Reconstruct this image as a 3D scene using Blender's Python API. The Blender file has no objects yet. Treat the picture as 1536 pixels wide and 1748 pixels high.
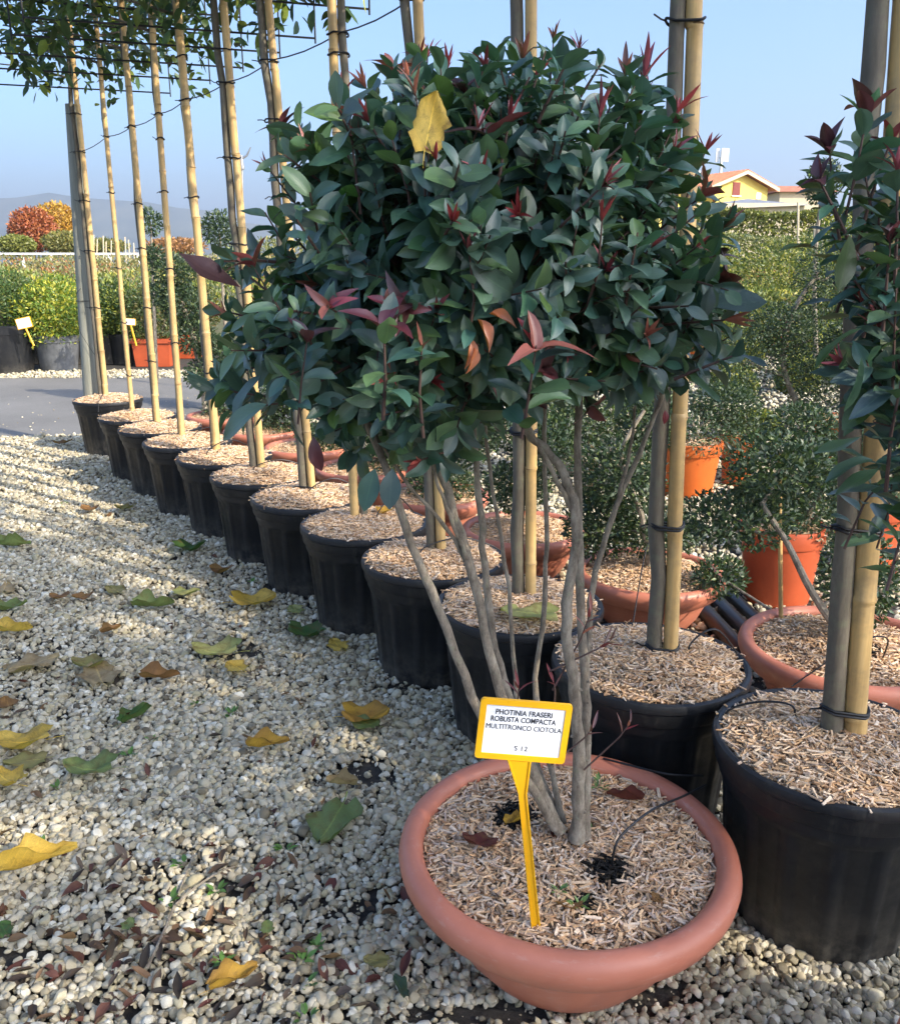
import bpy, math, random
import numpy as np
from mathutils import Vector, Matrix, Quaternion

rnd = random.Random(11)
npr = np.random.default_rng(5)
PI = math.pi
sc = bpy.context.scene
C = sc.collection

# ------------------------------------------------------------------ camera
FPX, TH, CH = 1494.6, 0.2769, 1.2254
cd = bpy.data.cameras.new('camera'); cam = bpy.data.objects.new('camera', cd); C.objects.link(cam)
cam.location = (0, 0, CH); cam.rotation_euler = (PI / 2 - TH, 0, 0)
cd.sensor_fit = 'HORIZONTAL'; cd.sensor_width = 36; cd.lens = FPX / 1536 * 36
cd.clip_start = 0.05; cd.clip_end = 20000
sc.camera = cam

# ------------------------------------------------------------------ sky, sun, exposure
ELEV = math.radians(33)
DH = Vector((-0.8211, 0.5708))                       # horizontal direction in which the shadows fall
SUN_STRENGTH, SKY_STRENGTH, EXPOSURE = 3.0, 0.15, 1.35
HAZE = 3.0e-4
w = bpy.data.worlds.new('World'); sc.world = w; w.use_nodes = True
nt = w.node_tree
sky = nt.nodes.new('ShaderNodeTexSky'); sky.sky_type = 'NISHITA'; sky.sun_disc = False
sky.sun_elevation = ELEV; sky.sun_rotation = math.atan2(-DH.x, -DH.y)
sky.air_density = 1.0; sky.dust_density = 4.0; sky.ozone_density = 6.5
nt.links.new(sky.outputs[0], nt.nodes['Background'].inputs[0])
nt.nodes['Background'].inputs[1].default_value = SKY_STRENGTH
sl = bpy.data.lights.new('sun', 'SUN'); so = bpy.data.objects.new('sun', sl); C.objects.link(so)
sl.energy = SUN_STRENGTH; sl.angle = math.radians(0.55); sl.color = (1.0, 0.90, 0.74)
so.rotation_euler = Vector((DH.x * math.cos(ELEV), DH.y * math.cos(ELEV), -math.sin(ELEV))).to_track_quat('-Z', 'Y').to_euler()
so.location = (6, -8, 12)
sc.view_settings.view_transform = 'Standard'; sc.view_settings.look = 'None'
sc.view_settings.gamma = 1; sc.view_settings.exposure = EXPOSURE
sc.cycles.max_bounces = 7; sc.cycles.diffuse_bounces = 3; sc.cycles.glossy_bounces = 3
sc.cycles.transmission_bounces = 3; sc.cycles.transparent_max_bounces = 6; sc.cycles.volume_bounces = 0

# ------------------------------------------------------------------ helpers
CT, ST = math.cos(TH), math.sin(TH)
def at_y(px, py, Y):
    """world point on the vertical plane y = Y seen at photograph pixel px, py"""
    a, r = (px - 768) / FPX, (py - 874) / FPX
    z = Y / (CT - r * ST)
    return Vector((a * z, Y, CH - z * (ST + r * CT)))
def at_z(px, py, Z):
    a, r = (px - 768) / FPX, (py - 874) / FPX
    z = (CH - Z) / (ST + r * CT)
    return Vector((a * z, z * (CT - r * ST), Z))
def depth(Y, Z): return Y * CT - (Z - CH) * ST
def px_x(px, Y, Z): return (px - 768) / FPX * depth(Y, Z)

ORG = {}
def tag(o, label=None, cat=None, group=None, kind=None):
    if label: o['label'] = label
    if cat: o['category'] = cat
    if group: o['group'] = group
    if kind: o['kind'] = kind
    return o
def empty(name, loc=(0, 0, 0), rz=0.0):
    o = bpy.data.objects.new(name, None); C.objects.link(o); o.empty_display_size = 0.05
    o.location = loc; o.rotation_euler = (0, 0, rz); ORG[o.name] = Vector(loc)
    return o
def link(name, me, parent=None, mat=None):
    o = bpy.data.objects.new(name, me); C.objects.link(o)
    if mat is not None and not me.materials: me.materials.append(mat)
    if parent is not None: o.parent = parent; ORG[o.name] = ORG[parent.name]
    return o
def copy_tree(o, parent=None):
    c = o.copy(); C.objects.link(c); c.parent = parent; ORG[c.name] = ORG[o.name]
    for ch in list(o.children): copy_tree(ch, c)
    return c

class MB:
    """collects polygons for ONE mesh object"""
    def __init__(s): s.v = []; s.f = []
    def add(s, v, f):
        b = len(s.v); s.v += [tuple(p) for p in v]; s.f += [tuple(i + b for i in q) for q in f]; return s
    def box(s, a, b, m=None):
        x0, y0, z0 = a; x1, y1, z1 = b
        v = [Vector(p) for p in ((x0,y0,z0),(x1,y0,z0),(x1,y1,z0),(x0,y1,z0),(x0,y0,z1),(x1,y0,z1),(x1,y1,z1),(x0,y1,z1))]
        if m is not None: v = [m @ p for p in v]
        return s.add(v, [(0,3,2,1),(4,5,6,7),(0,1,5,4),(1,2,6,5),(2,3,7,6),(3,0,4,7)])
    def tube(s, pts, rad, n=8, cap=True):
        pts = [Vector(p) for p in pts]
        if not hasattr(rad, '__len__'): rad = [rad] * len(pts)
        t0 = (pts[1] - pts[0]).normalized()
        u = t0.orthogonal().normalized(); v = []
        for i, p in enumerate(pts):
            t = (pts[min(i + 1, len(pts) - 1)] - pts[max(i - 1, 0)]).normalized()
            u = (u - t * u.dot(t)).normalized(); b = t.cross(u)
            for k in range(n):
                a = 2 * PI * k / n
                v.append(p + (u * math.cos(a) + b * math.sin(a)) * rad[i])
        f = []
        for i in range(len(pts) - 1):
            for k in range(n):
                k2 = (k + 1) % n
                f.append((i * n + k, i * n + k2, (i + 1) * n + k2, (i + 1) * n + k))
        if cap: f.append(tuple(range(n - 1, -1, -1))); f.append(tuple((len(pts) - 1) * n + k for k in range(n)))
        return s.add(v, f)
    def lathe(s, prof, n=48, mod=None, c=(0, 0, 0)):
        v = []; f = []
        for i, (r, z) in enumerate(prof):
            for k in range(n):
                a = 2 * PI * k / n; rr = r * (mod(a, z) if mod else 1)
                v.append((c[0] + rr * math.cos(a), c[1] + rr * math.sin(a), c[2] + z))
        for i in range(len(prof) - 1):
            for k in range(n):
                k2 = (k + 1) % n
                f.append((i * n + k, i * n + k2, (i + 1) * n + k2, (i + 1) * n + k))
        return s.add(v, f)
    def ring(s, loop, r, n=6):
        pts = [Vector(p) for p in loop]; m = len(pts); v = []; f = []
        for i, p in enumerate(pts):
            t = (pts[(i + 1) % m] - pts[i - 1]).normalized(); b = Vector((0, 0, 1)); u = t.cross(b).normalized(); b = u.cross(t)
            for k in range(n):
                a = 2 * PI * k / n; v.append(p + (u * math.cos(a) + b * math.sin(a)) * r)
        for i in range(m):
            for k in range(n):
                k2 = (k + 1) % n; j = (i + 1) % m
                f.append((i * n + k, i * n + k2, j * n + k2, j * n + k))
        return s.add(v, f)
    def mesh(s, name, origin=(0, 0, 0), smooth=True):
        o = Vector(origin)
        me = bpy.data.meshes.new(name)
        me.from_pydata([(a - o.x, b - o.y, c - o.z) for a, b, c in s.v], [], s.f)
        if smooth:
            me.polygons.foreach_set('use_smooth', [True] * len(me.polygons))
            me.set_sharp_from_angle(angle=math.radians(40))
        me.update(); return me
    def build(s, name, mat, parent=None, smooth=True):
        og = ORG[parent.name] if parent is not None else (0, 0, 0)
        return link(name, s.mesh(name, og, smooth), parent, mat)

def quad_mesh(name, V, Q, col=None, uv=None, smooth=True):
    """fast mesh from arrays: V (n,3), Q (m,4), col per vertex (n,3), uv per vertex (n,2)"""
    me = bpy.data.meshes.new(name); n, m = len(V), len(Q)
    me.vertices.add(n); me.vertices.foreach_set('co', np.asarray(V, np.float32).ravel())
    me.loops.add(m * 4); me.loops.foreach_set('vertex_index', np.asarray(Q, np.int32).ravel())
    me.polygons.add(m)
    me.polygons.foreach_set('loop_start', np.arange(0, 4 * m, 4, dtype=np.int32))
    me.polygons.foreach_set('use_smooth', np.full(m, smooth))
    if col is not None:
        a = me.attributes.new('Col', 'FLOAT_COLOR', 'POINT')
        a.data.foreach_set('color', np.concatenate([col, np.ones((n, 1))], 1).astype(np.float32).ravel())
    if uv is not None:
        l = me.uv_layers.new(name='UVMap')
        l.data.foreach_set('uv', np.asarray(uv, np.float32)[np.asarray(Q).ravel()].ravel())
    me.update(calc_edges=True); me.validate()
    return me

# ------------------------------------------------------------------ materials
class NT:
    def __init__(s, name):
        s.m = bpy.data.materials.new(name); s.m.use_nodes = True; s.t = s.m.node_tree
        s.p = s.t.nodes['Principled BSDF']; s.out = s.t.nodes['Material Output']
    def n(s, typ, _in=None, **kw):
        d = s.t.nodes.new(typ)
        for k, v in kw.items(): setattr(d, k, v)
        for k, v in (_in or {}).items(): s.set(d.inputs[k], v)
        return d
    def set(s, sock, v):
        if hasattr(v, 'is_output') or isinstance(v, bpy.types.NodeSocket): s.t.links.new(v, sock)
        elif isinstance(v, bpy.types.Node): s.t.links.new(v.outputs[0], sock)
        else: sock.default_value = (*v, 1) if isinstance(v, tuple) and len(v) == 3 and sock.type == 'RGBA' else v
    def P(s, **kw):
        for k, v in kw.items(): s.set(s.p.inputs[k.replace('_', ' ')], v)
        return s
    def ramp(s, fac, stops):
        r = s.n('ShaderNodeValToRGB'); e = r.color_ramp.elements
        while len(e) < len(stops): e.new(0.5)
        for i, (p, c) in enumerate(stops): e[i].position = p; e[i].color = (*c, 1)
        s.set(r.inputs[0], fac); return r
    def noise(s, scale, detail=4, rough=.6, vec=None, dist=0.0):
        d = s.n('ShaderNodeTexNoise'); d.inputs['Scale'].default_value = scale; d.inputs['Detail'].default_value = detail
        d.inputs['Roughness'].default_value = rough; d.inputs['Distortion'].default_value = dist
        if vec is not None: s.set(d.inputs['Vector'], vec)
        return d
    def coord(s, which='Object', scale=None):
        c = s.n('ShaderNodeTexCoord').outputs[which]
        if scale:
            mp = s.n('ShaderNodeMapping'); s.set(mp.inputs[0], c); mp.inputs['Scale'].default_value = scale; return mp.outputs[0]
        return c
    def mix(s, fac, a, b, mode='MIX'):
        d = s.n('ShaderNodeMix', data_type='RGBA', blend_type=mode)
        s.set(d.inputs[0], fac); s.set(d.inputs[6], a); s.set(d.inputs[7], b); return d.outputs[2]
    def math(s, op, a, b=0.0):
        d = s.n('ShaderNodeMath', operation=op); s.set(d.inputs[0], a); s.set(d.inputs[1], b); return d.outputs[0]
    def bump(s, h, strength=.3, dist=.01):
        d = s.n('ShaderNodeBump'); d.inputs['Strength'].default_value = strength; d.inputs['Distance'].default_value = dist
        s.set(d.inputs['Height'], h); s.set(s.p.inputs['Normal'], d); return s

def simple(name, col, rough=.5, var=.25, scale=8, bump=.15, bscale=60, bdist=.003, spec=.5, metal=0.0, co='Object'):
    t = NT(name); v = t.coord(co)
    nz = t.noise(scale, 5, .65, v)
    lo = tuple(c * (1 - var) for c in col); hi = tuple(min(1, c * (1 + var)) for c in col)
    t.P(Base_Color=t.ramp(nz, [(.3, lo), (.7, hi)]).outputs[0], Roughness=rough, Specular_IOR_Level=spec, Metallic=metal)
    if bump: t.bump(t.noise(bscale, 4, .6, v), bump, bdist)
    return t.m

def leaf_material(name, rough=.38, trans=.22, back=(1.25, 1.3, 1.2), vein=.35, spec=.5):
    t = NT(name)
    col = t.n('ShaderNodeAttribute', attribute_name='Col').outputs[0]
    uv = t.n('ShaderNodeUVMap').outputs[0]
    sx = t.n('ShaderNodeSeparateXYZ'); t.set(sx.inputs[0], uv)
    u = t.math('ABSOLUTE', t.math('SUBTRACT', sx.outputs[0], .5))
    rib = t.math('LESS_THAN', u, .022)
    ph = t.math('SUBTRACT', t.math('MULTIPLY', sx.outputs[1], 9.0), t.math('MULTIPLY', u, 7.0))
    w1 = t.math('ABSOLUTE', t.math('SINE', t.math('MULTIPLY', ph, PI)))
    side = t.math('LESS_THAN', w1, .14)
    veins = t.math('MAXIMUM', rib, t.math('MULTIPLY', side, .35))
    nz = t.noise(70, 4, .6, t.coord('Object'))
    c1 = t.mix(1.0, col, t.ramp(nz, [(.3, (.82, .82, .82)), (.7, (1.12, 1.12, 1.08))]).outputs[0], 'MULTIPLY')
    c2 = t.mix(t.math('MULTIPLY', veins, vein), c1, t.mix(1.0, c1, (2.0, 2.0, 1.5), 'MULTIPLY'))
    geo = t.n('ShaderNodeNewGeometry')
    c3 = t.mix(geo.outputs['Backfacing'], c2, t.mix(1.0, c2, back, 'MULTIPLY'))
    t.P(Base_Color=c3, Roughness=t.ramp(nz, [(.3, (rough - .06,) * 3), (.75, (rough + .14,) * 3)]).outputs[0], Specular_IOR_Level=spec)
    t.bump(t.math('SUBTRACT', t.math('MULTIPLY', nz.outputs[0], .4), t.math('MULTIPLY', veins, .7)), .25, .002)
    if trans:
        tr = t.n('ShaderNodeBsdfTranslucent'); t.set(tr.inputs[0], t.mix(1.0, c1, (1.5, 1.7, .7), 'MULTIPLY'))
        mx = t.n('ShaderNodeMixShader'); mx.inputs[0].default_value = trans
        t.t.links.new(t.p.outputs[0], mx.inputs[1]); t.t.links.new(tr.outputs[0], mx.inputs[2]); t.t.links.new(mx.outputs[0], t.out.inputs[0])
    return t.m

M = {}
M['leaf'] = leaf_material('glossy_leaf', .36, .14, spec=.85)
M['small_leaf'] = leaf_material('small_leaf', .42, .2, vein=.1)
M['dry_leaf'] = leaf_material('fallen_leaf', .6, .25, vein=.6, spec=.3, back=(1.05, 1.05, 1.0))
_t = NT.__new__(NT); _t.m = M['dry_leaf']; _t.t = _t.m.node_tree; _t.p = _t.t.nodes['Principled BSDF']
_src = _t.p.inputs['Base Color'].links[0].from_socket
_sp = _t.ramp(_t.noise(4.5, 6, .75, _t.coord('Object'), .6), [(.50, (0,) * 3), (.66, (1,) * 3)]).outputs[0]
_t.set(_t.p.inputs['Base Color'], _t.mix(_t.math('MULTIPLY', _sp, .75), _src, (.15, .075, .03)))
t = NT('black_plastic'); co = t.coord(); nz = t.noise(5, 6, .7, co); dust = t.noise(38, 3, .6, co)
sxyz = t.n('ShaderNodeSeparateXYZ'); t.set(sxyz.inputs[0], co)
splash = t.math('MULTIPLY', t.ramp(sxyz.outputs[2], [(.0, (1,) * 3), (.13, (0,) * 3)]).outputs[0], t.ramp(t.noise(24, 6, .75, co), [(.4, (0,) * 3), (.62, (1,) * 3)]).outputs[0])
scr2 = t.ramp(t.noise(9, 6, .8, t.coord('Object', (1, 1, .22))), [(.56, (0,) * 3), (.72, (1,) * 3)]).outputs[0]
dirt = t.math('ADD', t.math('MULTIPLY', splash, .75), t.math('MULTIPLY', scr2, .35))
t.P(Base_Color=t.mix(dirt, t.mix(t.math('MULTIPLY', t.ramp(nz, [(.45, (0, 0, 0)), (.75, (1, 1, 1))]).outputs[0], .45), (.0075, .0085, .0105), (.04, .037, .033)), (.13, .115, .09)),
    Roughness=t.ramp(dust, [(.3, (.38,) * 3), (.75, (.6,) * 3)]).outputs[0]); t.bump(dust, .12, .003); M['black_plastic'] = t.m
t = NT('terracotta_plastic'); co = t.coord(); nz = t.noise(6, 5, .65, co)
scr = t.noise(26, 5, .75, t.coord('Object', (1, 1, 5)))
base = t.ramp(nz, [(.3, (.47, .150, .085)), (.7, (.57, .205, .125))]).outputs[0]
t.P(Base_Color=t.mix(t.math('MULTIPLY', t.ramp(scr, [(.56, (0,) * 3), (.78, (1,) * 3)]).outputs[0], .5), base, (.60, .38, .30)), Roughness=.46); t.bump(t.noise(90, 3, .6, co), .08, .002); M['terracotta'] = t.m
M['orange_plastic'] = simple('orange_plastic', (.62, .135, .022), .5, .15, 5, .08, 70)
M['red_plastic'] = simple('red_orange_plastic', (.46, .085, .028), .5, .18, 5, .08, 70)
M['grey_plastic'] = simple('weathered_grey_plastic', (.10, .105, .11), .6, .35, 9, .1)
t = NT('wood_chip'); col = t.n('ShaderNodeAttribute', attribute_name='Col').outputs[0]
nz = t.noise(160, 4, .7, t.coord())
t.P(Base_Color=t.mix(1.0, col, t.ramp(nz, [(.25, (.7,) * 3), (.75, (1.2,) * 3)]).outputs[0], 'MULTIPLY'), Roughness=.85, Specular_IOR_Level=.2); M['chip'] = t.m
t = NT('damp_soil'); nz = t.noise(14, 8, .75, t.coord()); f2 = t.noise(120, 5, .7, t.coord())
t.P(Base_Color=t.ramp(nz, [(.3, (.022, .019, .016)), (.7, (.085, .075, .062))]).outputs[0], Roughness=.9); t.bump(t.math('ADD', nz.outputs[0], f2.outputs[0]), .8, .012); M['soil'] = t.m
t = NT('pebble'); oi = t.n('ShaderNodeObjectInfo'); nz = t.noise(45, 5, .7, t.coord('Object'))
base = t.ramp(oi.outputs['Random'], [(0, (.12, .10, .07)), (.12, (.34, .29, .20)), (.26, (.56, .48, .34)), (.42, (.44, .39, .31)), (.55, (.66, .585, .44)), (.7, (.50, .43, .27)), (.85, (.70, .63, .50)), (1, (.82, .77, .66))]).outputs[0]
t.P(Base_Color=t.mix(t.ramp(nz, [(.4, (0,) * 3), (.72, (1,) * 3)]).outputs[0], base, t.mix(1.0, base, (.62, .60, .42), 'MULTIPLY')), Roughness=.72, Specular_IOR_Level=.35)
t.bump(nz, .3, .003); M['pebble'] = t.m
t = NT('far_gravel'); co = t.coord(); vo = t.n('ShaderNodeTexVoronoi'); vo.inputs['Scale'].default_value = 38; t.set(vo.inputs[0], co)
nz = t.noise(3, 6, .7, co)
t.P(Base_Color=t.mix(.5, t.ramp(vo.outputs['Color'], [(.1, (.30, .28, .23)), (.5, (.52, .49, .41)), (.9, (.66, .63, .56))]).outputs[0], t.ramp(nz, [(.35, (.22, .20, .16)), (.65, (.60, .57, .49))]).outputs[0]), Roughness=.9)
t.bump(vo.outputs['Distance'], .9, -.02); M['far_gravel'] = t.m
t = NT('asphalt'); co = t.coord(); nz = t.noise(1.1, 7, .7, co); g = t.noise(160, 3, .7, co)
t.P(Base_Color=t.mix(.5, t.ramp(nz, [(.3, (.13, .122, .108)), (.7, (.24, .228, .205))]).outputs[0], t.ramp(g, [(.3, (.11, .105, .095)), (.75, (.30, .285, .26))]).outputs[0]), Roughness=.85); t.bump(g, .4, .006); M['asphalt'] = t.m
t = NT('far_land'); co = t.coord(); nz = t.noise(.05, 8, .7, co); g = t.noise(1.3, 6, .7, co)
t.P(Base_Color=t.mix(.55, t.ramp(nz, [(.35, (.085, .10, .03)), (.65, (.17, .13, .055))]).outputs[0], t.ramp(g, [(.3, (.05, .07, .02)), (.7, (.20, .17, .08))]).outputs[0]), Roughness=.95); M['land'] = t.m
t = NT('hill_forest'); nz = t.noise(.006, 8, .7, t.coord())
t.P(Base_Color=t.ramp(nz, [(.35, (.045, .06, .035)), (.65, (.12, .12, .07))]).outputs[0], Roughness=.95); M['hill'] = t.m
t = NT('bark_smooth'); nz = t.noise(48, 7, .75, t.coord('Object', (1, 1, .45))); lc = t.noise(90, 4, .6, t.coord())
b = t.ramp(nz, [(.34, (.11, .085, .06)), (.5, (.25, .205, .15)), (.68, (.42, .365, .28))]).outputs[0]
t.P(Base_Color=t.mix(t.math('MULTIPLY', t.ramp(lc, [(.55, (0,) * 3), (.7, (1,) * 3)]).outputs[0], .35), b, (.26, .30, .17)), Roughness=.85); t.bump(t.math('ADD', nz.outputs[0], t.math('MULTIPLY', lc.outputs[0], .5)), .6, .006); M['bark'] = t.m
t = NT('bark_row_tree'); nz = t.noise(16, 6, .7, t.coord('Object', (1, 1, .25))); lc = t.noise(45, 4, .65, t.coord())
b = t.ramp(nz, [(.3, (.085, .07, .05)), (.55, (.16, .135, .098)), (.78, (.26, .23, .17))]).outputs[0]
t.P(Base_Color=t.mix(t.math('MULTIPLY', t.ramp(lc, [(.5, (0,) * 3), (.68, (1,) * 3)]).outputs[0], .3), b, (.19, .21, .12)), Roughness=.85); t.bump(nz, .6, .006); M['bark_row'] = t.m
t = NT('bamboo'); co = t.coord('Object', (1, 1, .06)); st = t.noise(55, 4, .65, co); bl = t.noise(7, 5, .7, t.coord())
b = t.ramp(st, [(.25, (.46, .28, .10)), (.55, (.64, .42, .165)), (.8, (.74, .53, .25))]).outputs[0]
t.P(Base_Color=t.mix(t.math('MULTIPLY', t.ramp(bl, [(.46, (0,) * 3), (.68, (1,) * 3)]).outputs[0], .7), b, (.26, .19, .11)), Roughness=.5, Specular_IOR_Level=.4); t.bump(st, .2, .003); M['bamboo'] = t.m
t = NT('weathered_timber'); st = t.noise(30, 5, .7, t.coord('Object', (1, 1, .05)))
t.P(Base_Color=t.ramp(st, [(.25, (.16, .16, .13)), (.55, (.29, .29, .235)), (.8, (.38, .385, .32))]).outputs[0], Roughness=.85); t.bump(st, .5, .006); M['timber'] = t.m
t = NT('young_twig'); t.P(Base_Color=t.ramp(t.noise(30, 4, .6, t.coord()), [(.3, (.055, .028, .024)), (.7, (.13, .075, .055))]).outputs[0], Roughness=.7); M['twig'] = t.m
M['node'] = simple('bamboo_node', (.24, .15, .07), .6, .3, 30)
M['tie'] = simple('black_tie', (.008, .008, .009), .5, .2, 20, 0)
M['wire'] = simple('dark_wire', (.03, .03, .032), .5, .2, 20, 0, metal=.5)
M['tube'] = simple('black_drip_tube', (.012, .012, .013), .45, .3, 30, .05)
M['pipe'] = simple('black_pipe', (.016, .018, .021), .4, .4, 12, .08)
M['yellow'] = simple('yellow_plastic', (.86, .44, .008), .42, .06, 20, .05, 90, .001)
M['card'] = simple('white_card', (.82, .82, .83), .5, .03, 8, 0)
M['ink'] = simple('black_print', (.025, .025, .03), .7, .1, 20, 0)
M['stucco'] = simple('yellow_stucco', (.84, .64, .15), .9, .06, 1.5, .2, 20)
M['tile'] = simple('clay_tile', (.46, .17, .09), .85, .3, 2.5, .3, 8, .03)
M['fascia'] = simple('pale_fascia', (.62, .52, .36), .8, .08, 3, 0)
M['shutter'] = simple('red_brown_shutter', (.25, .05, .035), .6, .12, 8, 0)
M['white'] = simple('white_paint', (.78, .78, .76), .5, .06, 4, 0)
M['sheet'] = simple('grey_sheet_roof', (.26, .27, .29), .5, .15, .6, .1)
M['steel'] = simple('galvanised_steel', (.42, .43, .44), .45, .15, 20, 0, metal=.7)
M['glass'] = simple('dark_glass', (.03, .035, .04), .12, .1, 3, 0)
M['dirt_core'] = simple('compost', (.02, .017, .014), .9, .4, 30, .6, 60, .01)

# ------------------------------------------------------------------ ground
def grid_sheet(name, x0, x1, y0, y1, nx, ny, z, mat, wob=0.0, poly=None):
    m = MB(); v = []; f = []
    for j in range(ny + 1):
        for i in range(nx + 1):
            x = x0 + (x1 - x0) * i / nx; y = y0 + (y1 - y0) * j / ny
            v.append((x, y, z))
    for j in range(ny):
        for i in range(nx):
            a = j * (nx + 1) + i; f.append((a, a + 1, a + nx + 2, a + nx + 1))
    return tag(m.add(v, f).build(name, mat), kind='structure')
grid_sheet('ground', -9000, 9000, -6000, 9000, 2, 2, -.012, M['land'])
grid_sheet('gravel_bed', -9, 12, -4, 13.5, 4, 4, -.006, M['soil'])
grid_sheet('gravel_verge', -12, .2, 9.75, 10.5, 4, 2, -.001, M['far_gravel'])
# the road: runs across behind the row of pots, then turns away
def wavy(a, b, n, amp):
    out = []
    for i in range(n):
        k = i / (n - 1); x = a[0] + (b[0] - a[0]) * k; y = a[1] + (b[1] - a[1]) * k
        out.append((x + amp * .4 * math.sin(i * 1.7), y + amp * math.sin(i * 2.3 + 1) + amp * .6 * math.sin(i * 5.1)))
    return out
near = wavy((-14, 4.05), (-1.2, 6.62), 40, .045); far = wavy((-14, 9.7), (-1.2, 9.8), 40, .04)
m = MB(); v = [(x, y, .002) for x, y in near] + [(x, y, .002) for x, y in far]
f = [(i, i + 1, 40 + i + 1, 40 + i) for i in range(39)]
m.add(v, f)
tag(m.build('road', M['asphalt']), kind='structure')
def on_road(x, y): return x < -1.2 and y > 4.05 + (x + 14) / 12.8 * 2.57 - .03 and y < 9.8
def road_near(x): return 4.05 + (x + 14) / 12.8 * 2.57

# ------------------------------------------------------------------ pots of the row: centres on the ground
POTS = [(.722, 1.462), (.452, 1.815), (.184, 2.165), (-.05, 2.54), (-.297, 2.91), (-.548, 3.277), (-.80, 3.645), (-1.055, 4.01),
        (-1.33, 4.37), (-1.59, 4.75), (-1.84, 5.12), (-2.268, 5.79)]
PR, PH = .2215, .36
BOWL = (.2086, 1.343); BOWL2 = (.845, .775)
BOWLS = [(1.085, 2.20), (.69, 2.86), (.30, 3.38), (-.07, 3.92), (-.45, 4.47), (-.83, 5.02), (-1.2, 5.56), (-1.6, 6.12)]

# ------------------------------------------------------------------ gravel (stuff): pebbles scattered over the soil
PATCH = [(at_z(620, 1322, 0), .11, .085), (at_z(395, 1112, 0), .13, .10), (at_z(405, 1520, 0), .05, .03), (at_z(860, 1738, 0), .16, .03),
         (at_z(620, 1550, 0), .03, .05), (at_z(700, 1175, 0), .16, .04), (at_z(1100, 1705, 0), .12, .035), (at_z(470, 1003, 0), .07, .08), (at_z(30, 1640, 0), .06, .03)]
def pebble_source(i):
    r = random.Random(i)
    import bmesh
    bm = bmesh.new(); bmesh.ops.create_icosphere(bm, subdivisions=2, radius=.5)
    ax = Vector((1, r.uniform(.7, .95), r.uniform(.5, .75)))
    cuts = [(Vector((r.gauss(0, 1), r.gauss(0, 1), r.gauss(0, 1))).normalized(), r.uniform(.27, .42)) for _ in range(11)]
    for v in bm.verts:
        for n, d in cuts:
            k = v.co.dot(n)
            if k > d: v.co -= n * (k - d) * .95
        v.co = Vector((v.co.x * ax.x, v.co.y * ax.y, v.co.z * ax.z))
    me = bpy.data.meshes.new('pebble'); bm.to_mesh(me); bm.free()
    me.polygons.foreach_set('use_smooth', [True] * len(me.polygons)); me.set_sharp_from_angle(angle=math.radians(34)); me.materials.append(M['pebble'])
    return bpy.data.objects.new('pebble', me)
pcol = bpy.data.collections.new('pebble_sources')
for i in range(10): pcol.objects.link(pebble_source(i))
def scatter_points():
    P = []; S = []
    def zone(n, xr, yr, size, test=None):
        x = npr.uniform(*xr, n); y = npr.uniform(*yr, n)
        s = size * np.exp(npr.normal(0, .22, n))
        keep = np.ones(n, bool)
        for c, rx, ry in PATCH:
            d = ((x - c.x) / rx) ** 2 + ((y - c.y) / ry) ** 2
            ang = np.arctan2(y - c.y, x - c.x)
            edge = 1 + .35 * np.sin(3 * ang + c.x * 40) + .2 * np.sin(7 * ang + c.y * 31)
            keep &= ~((d < edge) & (npr.random(n) > .08 + .75 * (d / edge) ** 2.5))
        lo = np.sin(x * 3.1 + 1.3 * np.sin(y * 2.3)) * np.sin(y * 3.7 + x * 1.1)
        keep &= ~((lo > .45) & (npr.random(n) < .3))
        for c in POTS + BOWLS: keep &= (x - c[0]) ** 2 + (y - c[1]) ** 2 > .155 ** 2
        for c in (BOWL, BOWL2): keep &= (x - c[0]) ** 2 + (y - c[1]) ** 2 > .14 ** 2
        if test is not None: keep &= test(x, y)
        x, y, s = x[keep], y[keep], s[keep]
        P.append(np.stack([x, y, s * npr.uniform(.05, .55, len(s))], 1)); S.append(s)
    row = lambda x: 1.46 + (.722 - x) * 1.45         # y of the row line at x
    zone(76000, (-1.7, 1.1), (.55, 2.3), .0182)
    zone(84000, (-3.0, .6), (2.3, 4.6), .0195, lambda x, y: (y < row(x) + .3) & (x > -.75 * y - .2))
    zone(46000, (-4.6, -1.0), (4.6, 6.6), .023, lambda x, y: (y < row(x) + .5) & (y < 4.05 + (x + 14) / 12.8 * 2.57 + .06) & (x > -.7 * y))
    zone(46000, (-1.4, 4.4), (1.9, 6.5), .026, lambda x, y: (y > row(x) + .2) & (x < .62 * y + .3))
    zone(16000, (-2.0, 7.5), (6.5, 12.0), .04, lambda x, y: x > -1.2)
    zone(5000, (-7.5, -1.0), (9.72, 10.4), .032)
    zone(900, (-5.5, -1.3), (4.9, 8.5), .014, lambda x, y: (y > 4.05 + (x + 14) / 12.8 * 2.57) & (npr.random(len(x)) < np.exp(-(y - 4.05 - (x + 14) / 12.8 * 2.57) * 1.2)))
    n = 26000; x, y = npr.uniform(-1.9, 1.2, n), npr.uniform(.55, 3.2, n); s = .0055 * np.exp(npr.normal(0, .4, n)); P.append(np.stack([x, y, s * .2], 1)); S.append(s)   # fine grit on the bare soil
    return np.concatenate(P), np.concatenate(S)
gp, gs = scatter_points()
gme = bpy.data.meshes.new('gravel'); gme.vertices.add(len(gp)); gme.vertices.foreach_set('co', gp.astype(np.float32).ravel())
a = gme.attributes.new('rot', 'FLOAT_VECTOR', 'POINT')
rot = np.stack([npr.normal(0, .5, len(gp)), npr.normal(0, .5, len(gp)), npr.uniform(0, 6.28, len(gp))], 1)
a.data.foreach_set('vector', rot.astype(np.float32).ravel())
a = gme.attributes.new('size', 'FLOAT', 'POINT'); a.data.foreach_set('value', gs.astype(np.float32))
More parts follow.
